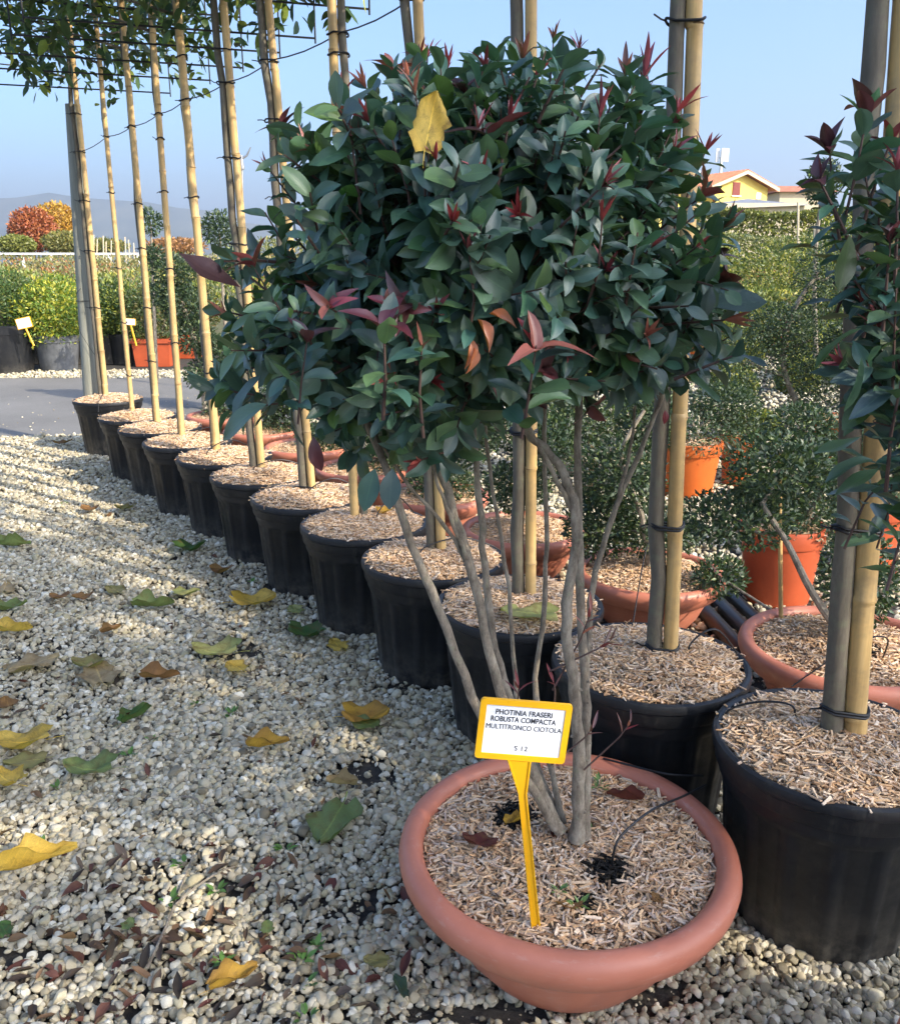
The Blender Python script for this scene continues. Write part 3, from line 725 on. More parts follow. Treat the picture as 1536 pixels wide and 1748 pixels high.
for px, py, Y, ax, red, sz, L_ in [(1415, 250, 1.02, (-.25, 0, 1), 2, .062, .12), (1395, 300, .98, (-.5, 0, .8), 2, .056, .10), (1480, 190, 1.0, (.1, 0, 1), 2, .075, .12), (1520, 240, 1.02, (.2, 0, 1), 2, .06, .12), (1520, 400, .95, (-.1, -.1, 1), 2, .05, .1),
                                 (1450, 470, .98, (-.6, 0, .6), 0, .075, .14), (1500, 560, 1.0, (-.4, -.1, .9), 1, .08, .14), (1530, 480, .95, (-.2, -.2, 1), 0, .08, .14), (1440, 620, 1.0, (-.7, 0, .35), 1, .08, .14), (1490, 720, 1.0, (-.6, 0, .2), 0, .08, .14),
                                 (1540, 640, .95, (-.1, -.2, 1), 0, .085, .14), (1545, 780, .98, (-.4, -.1, .4), 0, .08, .14), (1420, 400, 1.05, (-.5, .1, .8), 0, .06, .12), (1500, 360, 1.04, (0, 0, 1), 0, .075, .14), (1560, 300, 1.0, (0, 0, 1), 0, .075, .14), (1560, 560, 1.05, (0, 0, 1), 0, .08, .14), (1570, 700, 1.05, (0, 0, 1), 0, .08, .14), (1580, 430, 1.05, (0, 0, 1), 0, .08, .14)]:
    shoot(items2, twigs2, at_y(px, py, Y), Vector(ax), L_, 12, sz * .70, red, .10)
for _ in range(42):                                # dense mass along the picture edge
    T = at_y(rnd.uniform(1455, 1640), rnd.uniform(230, 830), rnd.uniform(.95, 1.2)); shoot(items2, twigs2, T, Vector((-.3, -.1, .8)) + rv(.35), rnd.uniform(.10, .16), rnd.randint(10, 13), rnd.uniform(.046, .06), rnd.choice((0, 0, 0, 1)), .08)
for _ in range(90):
    d = rv().normalized()
    if d.z < -.6: continue
    T = Vector((.93, .98, 1.2)) + Vector((d.x * .34, d.y * .36, d.z * .40)) * rnd.uniform(.6, 1)
    if T.x < .455 * T.y + .11: continue
    shoot(items2, twigs2, T, d * .7 + Vector((0, 0, .7)) + rv(.2), rnd.uniform(.12, .18), 9, rnd.uniform(.06, .075), rnd.choice((0, 0, 0, 1)), .06)
for px, py, Y, d, ln, c in [(1470, 745, .92, (-1, 0, -.55), .078, GREENS[5]), (1490, 785, .92, (-1, 0, -.2), .08, GREENS[3]), (1500, 800, .9, (-1, 0, -.6), .08, GREENS[5]), (1500, 830, .92, (-1, 0, -.12), .085, GREENS[1]), (1395, 425, .98, (-.9, 0, .25), .06, (.06, .10, .03)), (1470, 560, .9, (-1, 0, -.5), .09, (.07, .12, .03)),
                            (1430, 500, .95, (.15, 0, 1), .09, (.05, .10, .03)), (1470, 610, .92, (-.05, 0, -1), .09, GREENS[0])]:
    ln *= .66; c = tuple(np.array(c) * .75); items2.append([tuple(at_y(px, py, Y)), frame(Vector(d), Vector((.2, -.15, 1))), (ln, ln, ln), rnd.randrange(len(LT)), c])
vis = split_visible(items2, 220)
leaf_objects(items2, vis, photinia2, M['leaf'])
rest = [q for i, q in enumerate(items2) if i not in vis]
me = leaves_mesh('foliage', [[tuple(Vector(q[0]) - b2p), *q[1:]] for q in rest], TEMPL); me.materials.append(M['leaf'])
o = link('foliage', me, photinia2); o['kind'] = 'stuff'
twig_part(twigs2, 'twigs', M['twig'], photinia2)
# ------------------------------------------------------------------ yellow plant sign
def text_mesh(body, size, bold=0.0):
    cu = bpy.data.curves.new('lettering', 'FONT'); cu.body = body; cu.size = size; cu.align_x = 'CENTER'; cu.align_y = 'CENTER'; cu.offset = bold; cu.extrude = .00012
    to = bpy.data.objects.new('lettering', cu); C.objects.link(to)
    dg = bpy.context.evaluated_depsgraph_get(); dg.update()
    me = bpy.data.meshes.new_from_object(to.evaluated_get(dg)); bpy.data.objects.remove(to); return me
def rounded_rect(w_, h_, r, n=5):
    pts = []
    for cx, cy, a0 in ((w_ / 2 - r, h_ / 2 - r, 0), (-w_ / 2 + r, h_ / 2 - r, 90), (-w_ / 2 + r, -h_ / 2 + r, 180), (w_ / 2 - r, -h_ / 2 + r, 270)):
        for i in range(n + 1):
            a = math.radians(a0 + 90 * i / n); pts.append((cx + r * math.cos(a), cy + r * math.sin(a)))
    return pts
def slab(m, pts, y0, y1):
    n = len(pts)
    return m.add([(x, y0, z) for x, z in pts] + [(x, y1, z) for x, z in pts], [tuple(range(n)), tuple(range(2 * n - 1, n - 1, -1))] + [(i, n + i, n + (i + 1) % n, (i + 1) % n) for i in range(n)])
def frame_ring(m, outer, inner, y0, y1):
    n = len(outer); v = [(x, y0, z) for x, z in outer] + [(x, y0, z) for x, z in inner] + [(x, y1, z) for x, z in outer] + [(x, y1, z) for x, z in inner]
    f = []
    for i in range(n):
        j = (i + 1) % n
        f += [(i, j, n + j, n + i), (n + i, n + j, 3 * n + j, 3 * n + i), (i, 2 * n + i, 2 * n + j, j), (2 * n + i, 3 * n + i, 3 * n + j, 2 * n + j)]
    return m.add(v, f)
foot = at_z(921, 1580, .228); head = at_y(893, 1248, 1.10)
sign = empty('plant_sign', foot); ORG[sign.name] = Vector((0, 0, 0))
up = (head - foot); SL = up.length; up.normalize()
roll = math.radians(5.6)
xa = Vector((math.cos(roll), .02, -math.sin(roll))); xa.normalize(); yn = up.cross(xa); zv = Vector((math.sin(roll), 0, math.cos(roll)))
m4 = Matrix.Identity(4); ya = zv.cross(xa).normalized(); zz = xa.cross(ya)
for r in range(3): m4[r][0], m4[r][1], m4[r][2] = xa[r], ya[r], zz[r]
sign.matrix_basis = Matrix.Translation(foot) @ m4
hl = m4.to_3x3().inverted() @ (head - foot)          # centre of the plate in the sign's own axes
SW, SH = .1285, .0935
m = MB(); slab(m, [(x + hl.x, z + hl.z) for x, z in rounded_rect(SW - .006, SH - .006, .004)], hl.y + .0012, hl.y + .0028)
fr = frame_ring(m, [(x + hl.x, z + hl.z) for x, z in rounded_rect(SW, SH, .005)], [(x + hl.x, z + hl.z) for x, z in rounded_rect(SW - .0175, SH - .0175, .0015)], hl.y - .0022, hl.y + .003)
m.build('frame', M['yellow'], sign)
m = MB(); slab(m, [(x + hl.x, z + hl.z) for x, z in rounded_rect(SW - .0165, SH - .0165, .001)], hl.y - .0006, hl.y + .001)
card = m.build('card', M['card'], sign, False)
rows = [('PHOTINIA FRASERI', .0112, .0273, .00013), ('ROBUSTA COMPACTA', .0112, .0165, .00013), ('MULTITRONCO CIOTOLA', .0108, .0045, 0), ('S 12', .0108, -.0280, 0)]
for (body, size, dz, bold), wtext in zip(rows, (.0795, .0918, .1065, .019)):
    me = text_mesh(body, size, bold); me.materials.append(M['ink'])
    o = link('lettering', me, card); o.location = (hl.x + (-.002 if body[0] in 'PR' else 0), hl.y - .0011, hl.z + dz); o.rotation_euler = (PI / 2, 0, 0); xs = [v.co.x for v in me.vertices]; o.scale = (wtext / (max(xs) - min(xs)), 1, 1)
# stem: flat bar with raised edges, widening under the plate
top = Vector((hl.x + .0, hl.y, hl.z - SH / 2))
m = MB()
def bar(a, b_, w0, w1, y0, y1, dx0=0.0, dx1=0.0):
    v = [(a.x - w0 + dx0, a.y + y0, a.z), (a.x + w0 + dx0, a.y + y0, a.z), (a.x + w0 + dx0, a.y + y1, a.z), (a.x - w0 + dx0, a.y + y1, a.z),
         (b_.x - w1 + dx1, b_.y + y0, b_.z), (b_.x + w1 + dx1, b_.y + y0, b_.z), (b_.x + w1 + dx1, b_.y + y1, b_.z), (b_.x - w1 + dx1, b_.y + y1, b_.z)]
    m.add(v, [(0, 3, 2, 1), (4, 5, 6, 7), (0, 1, 5, 4), (1, 2, 6, 5), (2, 3, 7, 6), (3, 0, 4, 7)])
bot = Vector((0, 0, -.03)); k0 = top.lerp(bot, .17)
bar(k0, bot, .0058, .0072, -.0008, .0008)
for s in (-1, 1): bar(k0, bot, .0012, .0012, -.0026, .0026, s * .0052, s * .0062)
bar(top, k0, .0168, .0058, -.0008, .0010)
for s in (-1, 1): bar(top, k0, .0012, .0012, -.0024, .0024, s * .0158, s * .0052)
m.build('stake', M['yellow'], sign, False)
tag(sign, 'yellow plant sign with white printed card stuck in the terracotta bowl', 'sign')

# ------------------------------------------------------------------ trees of the row, their stakes and ties
BASEPX = [1438, 1130, 895, 745, 613, 526, 440, 368, 310, 268, 226, 177]
TOPPX = [1522, 1171, 894, 703, 574, 450, 374, 299, 256, 206, 160, 110]
ROWANG = math.radians(17); PDX, PDY = math.cos(ROWANG), math.sin(ROWANG)
SMALL = [leaf_template(4, 1, .3, c, .8, .46, .1, 60 + i) for i, c in enumerate((.1, .3, -.05))]
def crown_mesh(n, hw, ht, z0, z1, seed):
    r = random.Random(seed); it = []
    nb = int(n / 9)
    for _ in range(nb):
        c = Vector((r.uniform(-hw, hw), r.uniform(-ht, ht), z0 + (z1 - z0) * r.random() ** .85 + .05))
        ax = Vector((r.gauss(0, .6), c.y * 3 + r.gauss(0, .4), r.gauss(.1, .6))).normalized()
        if c.z < z0 + .25 and r.random() < .6: ax = Vector((r.gauss(0, .6), r.gauss(0, .5), -.7)).normalized()
        for k in range(9):
            p = c + ax * (.02 * k - .05) + Vector((r.gauss(0, .02), r.gauss(0, .02), r.gauss(0, .02)))
            d = ax * .5 + Vector((r.gauss(0, .7), r.gauss(0, .7), r.gauss(-.15, .6)))
            ln = r.uniform(.05, .085)
            q = r.random()
            col = (.40, .38, .04) if q < .03 else ((.16, .20, .035) if q < .12 else tuple(np.array((.040, .075, .022)) * r.uniform(.7, 1.5)))
            it.append([tuple(p), frame(d, Vector((r.gauss(0, .5), r.gauss(0, .5), 1))), (ln, ln, ln), r.randrange(3), col])
    me = leaves_mesh('crown', it, SMALL); me.materials.append(M['small_leaf']); return me
CROWNS = [crown_mesh(1250, .54, .10, 0, 1.3, 100 + i) for i in range(3)]
CROWN_Z = [2.15, 2.15, 2.15, 2.16, 2.16, 2.16, 2.15, 2.13, 2.15, 2.16, 2.17, 2.22]
TRUNK_R = [.0195, .0175, .0175, .016, .015, .017, .017, .014, .015, .016, .012, .017]
BAM_R = [.0205, .0165, .0145, .015, .0155, .0145, .0165, .0185, .0155, .0165, .0135, .0175]
BAM_SIDE = [1, 1, 1, 1, -1, 1, 1, .55, .4, .5, .3, 1]
LEANS = []
TIEZ = [[.43, .78, 1.2, 1.70], [.395, .68, 1.1, 1.66], [.82, 1.25, 1.8], [.9, 1.4, 1.885], [.9, 1.35, 1.83, 1.885], [.395, .9, 1.45, 1.70, 1.885], [.8, 1.05, 1.3, 1.62, 1.885, 2.0], [.39, .75, 1.25, 1.5, 1.885, 2.05], [.85, 1.2, 1.55, 1.78, 1.885], [.39, .72, 1.0, 1.3, 1.52, 1.885], [.6, .9, 1.2, 1.6, 1.885], [.95, 1.3, 1.6, 1.885, 2.1]]
def bamboo(a, b_, r, parent, seed):
    rr = random.Random(seed); d = b_ - a; n = 46; nodes = []; z = rr.uniform(.05, .2)
    while z < d.length: nodes.append(z); z += rr.uniform(.20, .30)
    pts = []; rad = []
    st = sorted(set([round(i * d.length / n, 4) for i in range(n + 1)] + [round(q + e, 4) for q in nodes for e in (-.008, -.003, .003, .008) if 0 < q + e < d.length]))
    off = [Vector((rr.gauss(0, .0022), rr.gauss(0, .0022), 0)) for _ in nodes] + [Vector((0, 0, 0))]
    for s in st:
        k = sum(1 for q in nodes if q < s)
        near = min(abs(s - q) for q in nodes)
        pts.append(a + d * (s / d.length) + off[k] * .5); rad.append(r * (1 - .14 * s / d.length) * (1.10 if near < .0045 else (.985 if near < .01 else 1)))
    c = MB().tube(pts, rad, 14).build('culm', M['bamboo'], parent)
    for q in nodes:
        p = a + d * (q / d.length); m = MB(); m.tube([p - d.normalized() * .0022, p, p + d.normalized() * .0022], [r * (1 - .14 * q / d.length) * f_ for f_ in (1.0, 1.14, 1.0)], 14, False)
        m.build('node', M['node'], c)
for i, (cx, cy) in enumerate(POTS):
    zt = PH + .018
    bx = px_x(BASEPX[i], cy, zt)
    k = None                                             # height that shows at the top edge of the photograph
    lo = 1.0; r0 = -874 / FPX
    z0 = (r0 * cy * CT + cy * ST) / (r0 * ST - CT) + CH
    tx = px_x(TOPPX[i], cy, z0)
    lean = (tx - bx) / (z0 - zt); LEANS.append((bx, lean, zt))
    P = lambda z: Vector((bx + lean * (z - zt), cy, z))
    Htop = CROWN_Z[i] + 1.15
    s = BAM_SIDE[i]; rt, rb = TRUNK_R[i], BAM_R[i]
    sx = (rt + rb) * .5 * (1 if s > 0 else -1)
    if abs(s) == 1: toff, boff = Vector((-sx * rt / (rt + rb) * 2 * .5, .004, 0)), Vector((sx, -.004, 0)); toff.x = -sx
    else: toff, boff = Vector((-(rt + rb) * s * .5, (rt + rb) * .42, 0)), Vector(((rt + rb) * s * .5, -(rt + rb) * .42, 0))
    tree = empty('pleached_tree', (bx, cy, zt - .03)); r = random.Random(i + 5)
    pts = [P(z) + toff + Vector((r.gauss(0, .0035), r.gauss(0, .0025), 0)) * (1 if z > .5 else .3) for z in np.linspace(zt - .06, Htop, 26)]
    MB().tube(pts, [rt * (1.12 if q == 0 else 1) * (1 - .35 * q / 25) * (1 + .05 * math.sin(q * 2.7 + i)) for q in range(26)], 12).build('trunk', M['bark_row'], tree)
    cr = link('crown', CROWNS[i % 3], tree); cr['kind'] = 'stuff'
    cr.location = P(CROWN_Z[i]) - Vector((bx, cy, zt - .03)) - Vector((0, 0, .02)); cr.rotation_euler = (0, 0, ROWANG + (PI if i % 2 else 0))
    m = MB()
    for q in range(8):
        zq = CROWN_Z[i] + .08 + .13 * q; sgn = 1 if q % 2 else -1; a0 = P(zq) + toff
        e = Vector((PDX, PDY, 0)) * sgn * r.uniform(.32, .5) + Vector((r.gauss(0, .04), r.gauss(0, .04), .06))
        m.tube([a0, a0 + e * .5 + Vector((0, 0, .02)), a0 + e], [.007, .005, .003], 6)
    m.build('branches', M['bark_row'], tree)
    tag(tree, 'slim tree tied to bamboo in the ' + ('last black pot beside the road' if i == 11 else ORD[i] + ' black pot counted from the terracotta bowl'), 'tree', 'trees trained flat along the row')
    stk = empty('bamboo_stake', P(zt - .03) + boff)
    bamboo(P(zt - .10) + boff, P(CROWN_Z[i] + .9) + boff, rb, stk, 300 + i)
    for z in TIEZ[i]:
        c0 = P(z) + toff; c1 = P(z) + boff; ax = (c1 - c0); ax.z = 0; ln = ax.length; ax.normalize(); pr = Vector((-ax.y, ax.x, 0)); loop = []
        for q in range(20):
            a = 2 * PI * q / 20
            e = ax * math.cos(a) * ((rb if math.cos(a) > 0 else rt) + .0012) + pr * math.sin(a) * ((rb if math.cos(a) > 0 else rt) + .0018)
            loop.append((c1 if math.cos(a) > 0 else c0) + e + Vector((0, 0, .004 * math.sin(a * 2 + i))))
        m = MB()
        for h in ((-.003, .003) if z < 1.3 and i < 4 else (0,)): m.ring([p + Vector((0, 0, h)) for p in loop], .0028, 6)
        tl = c0 - ax * rt; m.tube([tl + Vector((0, -.004, 0)), tl + Vector((-.012, -.010, .002)), tl + Vector((-.026, -.012, .008 * r.uniform(-1, 1.5)))], .0018, 5)
        m.build('tie', M['tie'], stk)
    tag(stk, 'bamboo stake in the ' + ('last black pot beside the grey timber post' if i == 11 else ORD[i] + ' black pot counted from the terracotta bowl'), 'stake', 'bamboo stakes along the row')
# timber post behind the last pot
pb = at_z(166, 655, .0); pp = empty('timber_post', (POTS[11][0] - .055, POTS[11][1] + .06, 0))
q0 = Vector((px_x(157, POTS[11][1] + .075, PH - .03), POTS[11][1] + .075, PH - .03)); q1 = at_y(124, 178, q0.y)
m = MB().tube([q0, q0.lerp(q1, .33), q0.lerp(q1, .66), q1], [.052, .050, .047, .044], 16); m.build('shaft', M['timber'], pp)
wpt = at_y(143, 492, q0.y - .05)
MB().ring([q0.lerp(q1, .36) + Vector((.056 * math.cos(a), .056 * math.sin(a), 0)) for a in np.linspace(0, 2 * PI, 17)[:-1]], .002, 5).build('tie', M['tie'], pp)
MB().tube(smooth_path([wpt + Vector((-.02, 0, 0)), wpt + Vector((-.05, -.02, -.06)), wpt + Vector((-.05, -.02, -.25)), wpt + Vector((-.02, -.02, -.33)), wpt + Vector((.03, -.02, -.42))], 4), .0014, 5).build('loose_wire', M['tie'], pp)
tag(pp, 'round grey timber post standing in the last black pot beside the road', 'post')
# wire joining the stakes at one height
m = MB(); wps = []
for i in range(11, -1, -1):
    bx, ln, zt = LEANS[i]; wps.append(Vector((bx + ln * (1.885 - zt) + .012, POTS[i][1] - .022, 1.885)))
wp = []
for a, b_ in zip(wps[:-1], wps[1:]):
    for k in range(4): wp.append(a.lerp(b_, k / 4) - Vector((0, 0, .012 * math.sin(PI * k / 4))))
m.tube(wp + [wps[-1]], .0022, 6); o = m.build('support_wire', M['wire'])
tag(o, 'thin dark wire strung between the bamboo stakes above the bush', 'wire')
# trellis rods carrying the crowns
def rowpt(i, z, off):
    bx, ln, zt = LEANS[i]; return Vector((bx + ln * (z - zt) + .82 * off, POTS[i][1] + .57 * off, z))
for i in range(5, 12):
    c0 = rowpt(i, CROWN_Z[i], 0) + Vector((0, -.03, 0)); tr = empty('trellis_frame', c0); hx = Vector((PDX, PDY, 0))
    for q in range(6):
        z = Vector((0, 0, .02 + .23 * q)); MB().tube([c0 + z - hx * .57, c0 + z, c0 + z + hx * .57], .0042, 6).build('rod', M['tie'], tr)
    for sx in (-.57, .57): MB().tube([c0 + hx * sx, c0 + hx * sx + Vector((0, 0, 1.2))], .0042, 6).build('rod', M['tie'], tr)
    tag(tr, 'black rod frame spreading the crown above the ' + ('last' if i == 11 else ORD[i]) + ' black pot', 'trellis', 'trellis frames above the row')

# ------------------------------------------------------------------ drip tubes and pipes
def drip(pts, label, r=.0022):
    w_ = smooth_path(pts, 6); o = MB().tube(w_, r, 6).build('drip_tube', M['tube'])
    tag(o, label, 'tube', 'drip irrigation tubes')
def arc(i, dx, dy, ex, ey, h):
    c = Vector((*POTS[i], PH + .012)); return [c + Vector((dx, dy, -.02)), c + Vector((dx, dy, .03)), c + Vector(((dx + ex) / 2, (dy + ey) / 2, h)), c + Vector((ex, ey, .0)), c + Vector((ex * 1.12, ey * 1.12, -.06))]
zb = .232
drip([at_z(1045, 1490, zb - .02), at_z(1045, 1470, zb + .02), at_y(1058, 1430, 1.27), at_y(1110, 1385, 1.33), at_y(1165, 1360, 1.41), at_y(1205, 1340, 1.47)], 'black drip tube arching out of the dark wet spot in the terracotta bowl')
drip([at_z(1030, 1295, zb + .012), at_z(1080, 1308, zb + .02), at_y(1140, 1322, 1.52), at_y(1200, 1325, 1.535)], 'black drip tube lying flat across the back of the terracotta bowl')
for i, a in [(0, (-.06, .06, -.17, .10, .03)), (0, (.12, -.06, .21, .03, .04)), (1, (.09, .0, .20, .02, .06)), (3, (-.03, -.04, .20, .04, .05)), (4, (.05, -.02, .16, .12, .07)), (5, (.02, -.05, .20, .02, .06)), (6, (-.02, -.05, .19, .04, .05)), (7, (-.05, -.08, .1, .12, .06)), (8, (.05, -.03, .16, .1, .05)), (11, (0, -.08, .02, -.21, .01))]:
    drip(arc(i, *a), 'thin black drip tube curving over the ' + ('last' if i == 11 else ORD[i]) + ' black pot' + (' away from the terracotta bowl' if (i == 0 and a[0] > 0) else ''))
drip([Vector((.69, 2.8, .23)), Vector((.66, 2.75, .34)), Vector((.62, 2.66, .30)), Vector((.56, 2.5, .12))], 'thin black drip tube standing up in the bowl behind the second black pot')
drip([Vector((1.13, 2.1, .22)), Vector((1.12, 2.07, .30)), Vector((1.02, 2.02, .31)), Vector((.86, 2.0, .2))], 'thin black drip tube arching over the bowl beside the first black pot')
for k, (a, b_) in enumerate([((.85, 3.45), (.93, 2.56)), ((.925, 3.5), (1.01, 2.60)), ((.995, 3.5), (1.085, 2.62))]):
    m = MB(); A, B = Vector((*a, .032)), Vector((*b_, .032)); m.tube([A, A.lerp(B, .5) + Vector((.008, 0, 0)), B], .030 - .004 * k, 14); o = m.build('irrigation_pipe', M['pipe'])
    tag(o, ('fattest black irrigation pipe, running past the bowl behind the second black pot', 'middle one of three black irrigation pipes between the bowls', 'thinnest of three black irrigation pipes, passing the red-orange pot')[k], 'pipe', 'fat irrigation pipes')

# ------------------------------------------------------------------ fallen leaves
def broad_leaf(kind, seed):
    """kind: flat, fold, curl, roll"""
    r = random.Random(seed); L_, W_ = 12, 4; V = []; UV = []; Q = []; nw = 2 * W_ + 1; ph = r.uniform(0, 6)
    fold = {'flat': .15, 'fold': 1.1, 'curl': .35, 'roll': .9}[kind]; curl = {'flat': .08, 'fold': .15, 'curl': .5, 'roll': .2}[kind]
    for i in range(L_ + 1):
        t = i / L_
        prof = (math.sin(PI * min(1, (t * .96 + .03) ** .72)) ** .62)
        lobe = 1
        for j in range(nw):
            u = (j - W_) / W_; lobe = 1 + .20 * math.sin(t * 13 + ph + (1.3 if u > 0 else 0)) * (1 - .6 * t) * abs(u); w_ = .42 * prof * lobe * (1 + .09 * r.gauss(0, 1)) if abs(u) > .9 else .42 * prof * lobe
            if i == 0: w_ = .20
            a = u * fold * (1 + .25 * math.sin(3 * t + ph))
            x = u * w_ * (math.sin(a) / a if abs(a) > 1e-3 else 1); z = abs(u) * w_ * abs(math.sin(a * .9)) * 1.1
            yb = -.10 * abs(u) * (1 - t) ** 3 * (1 if kind != 'roll' else .3)
            z += curl * (t - .5) ** 2 * 1.9 + .06 * math.sin(9 * t + ph + 4 * u) * (abs(u) + .2) + .05 * math.sin(5 * u + ph * 2 + 3 * t) * abs(u) + r.gauss(0, .008)
            V.append((x, t + yb, z)); UV.append((.5 + .5 * u, t))
    for i in range(L_):
        for j in range(nw - 1):
            a = i * nw + j; Q.append((a, a + 1, a + nw + 1, a + nw))
    b = len(V)                                            # petiole
    for k in range(5):
        s = k / 4
        for dx, dz in ((-.012, 0), (.012, 0)): V.append((dx + .05 * s * s, .03 - .34 * s, .05 * math.sin(s * 2) + .02)); UV.append((.5, .02))
    for k in range(4): Q.append((b + 2 * k, b + 2 * k + 1, b + 2 * k + 3, b + 2 * k + 2))
    return np.array(V), np.array(Q), np.array(UV)
LC = {'green': ((.15, .20, .065), (.20, .25, .09)), 'dark': ((.05, .11, .03), (.08, .15, .04)), 'pale': ((.30, .33, .12), (.40, .38, .14)), 'yellow': ((.58, .37, .06), (.66, .45, .10)), 'gold': ((.55, .32, .05), (.40, .22, .05)),
      'brown': ((.22, .11, .045), (.30, .16, .06)), 'tan': ((.36, .26, .14), (.42, .31, .17)), 'olive': ((.24, .22, .08), (.30, .25, .10)), 'red': ((.10, .025, .022), (.15, .04, .03)), 'blue': ((.07, .11, .08), (.09, .14, .09))}
def fallen(px, py, size, rot, col, kind, label, zlift=.030, plane=None, tilt=(0, 0), narrow=1.0):
    seed = int(px * 7 + py); V, Q, U = broad_leaf(kind, seed); r = random.Random(seed)
    c0, c1 = (np.array(q) for q in LC[col]); k = np.array([.5 + .5 * math.sin(7 * v[0] + 5 * v[1] + seed) for v in V])[:, None]
    edge = np.array([1.0 if abs(u[0] - .5) < .40 else .72 for u in U])[:, None]
    me = quad_mesh('fallen_leaf', V - np.array([0, .5, 0]), Q, (c0 * k + c1 * (1 - k)) * edge, U); me.materials.append(M['dry_leaf'])
    o = link('fallen_leaf', me); p = at_z(px, py, zlift) if plane is None else at_y(px, py, plane)
    d = depth(p.y, p.z); s = size * d / FPX * .98
    o.location = p; o.rotation_euler = (tilt[0], tilt[1], math.radians(rot)); o.scale = (s * narrow, s, s * .8)
    tag(o, label, 'leaf', 'fallen leaves')
FL = [(566, 1405, 108, 165, 'green', 'flat', 'large limp green leaf with a notched lobe beside the bare soil patch'),
      (583, 1338, 56, 80, 'tan', 'roll', 'rolled tan leaf lying on the bare soil patch'),
      (66, 1472, 128, -62, 'yellow', 'fold', 'long folded yellow leaf standing on edge on the gravel'),
      (36, 1268, 88, 100, 'yellow', 'curl', 'bright yellow crumpled leaf above a second yellow one'),
      (12, 1332, 66, 60, 'yellow', 'curl', 'yellow leaf with a brown edge below a brighter crumpled one'),
      (40, 1300, 66, 100, 'olive', 'flat', 'olive leaf tucked under the bright yellow crumpled leaf'),
      (150, 1314, 84, 88, 'green', 'curl', 'smooth green oval leaf lying alone near two yellow ones'),
      (234, 1222, 64, -30, 'dark', 'fold', 'dark green folded leaf with its tip pointing up'),
      (460, 1272, 68, -75, 'gold', 'fold', 'boat-shaped golden leaf with brown underside'),
      (628, 1224, 76, -85, 'gold', 'curl', 'golden brown leaf lying over a small green one'),
      (620, 1234, 50, 60, 'green', 'flat', 'small green leaf half under a golden brown one'),
      (402, 1672, 84, -55, 'gold', 'fold', 'narrow golden leaf with a long stalk among dark litter'),
      (436, 1028, 72, -80, 'yellow', 'curl', 'bright yellow leaf at the foot of the sixth black pot'),
      (503, 1040, 36, 20, 'pale', 'flat', 'small pale leaf beside a bright yellow one near the pots'),
      (520, 1082, 66, 60, 'dark', 'curl', 'deep green crinkled leaf near the foot of the fifth black pot'),
      (575, 1100, 46, 30, 'yellow', 'flat', 'yellow leaf touching the foot of the fifth black pot'),
      (366, 1114, 78, 85, 'pale', 'curl', 'pale green leaf resting on dark wet gravel'),
      (402, 1137, 46, 40, 'yellow', 'flat', 'small yellow leaf next to a pale green one on wet gravel'),
      (326, 935, 52, -70, 'dark', 'curl', 'green leaf at the foot of the eighth black pot'),
      (376, 974, 40, 80, 'brown', 'curl', 'curled brown leaf at the foot of the seventh black pot'),
      (265, 1034, 66, -80, 'green', 'fold', 'folded light green leaf in the open gravel'),
      (196, 1006, 42, 40, 'olive', 'flat', 'olive leaf between a brown pair and a green folded leaf'),
      (320, 1010, 42, -70, 'pale', 'flat', 'pale yellow leaf next to a folded green one'),
      (190, 1076, 36, -40, 'brown', 'fold', 'small brown folded leaf standing on the gravel'),
      (60, 1132, 82, -50, 'tan', 'flat', 'large tan leaf with pale veins lying flat'),
      (168, 1150, 84, 30, 'tan', 'flat', 'big faded leaf with torn edges on the gravel'),
      (150, 1135, 60, 80, 'olive', 'curl', 'faded olive leaf piled on a torn tan leaf'),
      (276, 1156, 62, -82, 'brown', 'fold', 'brown boat-shaped leaf with a dark tip'),
      (24, 1077, 62, -80, 'yellow', 'fold', 'yellow folded leaf under a pale green one'),
      (18, 1037, 56, -80, 'green', 'curl', 'pale green leaf lying above a yellow folded one'),
      (26, 931, 52, -78, 'green', 'fold', 'green strip-like leaf far out on the gravel'),
      (8, 1003, 46, 20, 'tan', 'flat', 'tan leaf far out on the gravel above the pale green leaf'),
      (152, 870, 34, 60, 'brown', 'curl', 'orange brown leaf across from the ninth black pot'),
      (212, 868, 36, 80, 'olive', 'curl', 'olive leaf across from the ninth black pot'),
      (100, 1020, 34, 80, 'brown', 'curl', 'small brown leaf, one of a pair near the olive leaf'),
      (142, 1020, 34, -70, 'brown', 'curl', 'dark brown leaf, other one of a pair near the olive leaf'),
      (14, 1204, 44, 30, 'brown', 'curl', 'red-brown crumpled leaf above the yellow leaves'),
      (682, 1686, 52, 25, 'blue', 'fold', 'small blue-green leaf near the terracotta bowl'),
      (640, 1640, 42, 80, 'olive', 'flat', 'thin olive leaf half buried near the terracotta bowl'),
      (456, 1582, 30, 10, 'green', 'flat', 'tiny round green leaf among red litter'),
      (220, 1577, 28, 0, 'green', 'flat', 'tiny green leaf standing beside dark red litter'),
      (6, 1585, 40, 40, 'dark', 'flat', 'dark green leaf next to the grey litter'),
      (105, 757, 30, 90, 'brown', 'curl', 'dark leaf on the road edge near the last black pot')]
for q in FL: fallen(*q, narrow=.36 if q[0] == 66 else .62 if q[5] in ('fold', 'roll') else .95)
fallen(900, 1046, 92, 80, 'pale', 'flat', 'broad yellow-green leaf on the wood chips of the third black pot', zlift=PH + .03)
fallen(655, 873, 34, 60, 'gold', 'curl', 'yellow and black curled leaf in the fifth black pot', zlift=PH + .035)
fallen(735, 206, 104, 8, 'yellow', 'flat', 'large yellow leaf caught upright in the top of the bush', plane=1.09, tilt=(1.35, .25), narrow=.72)
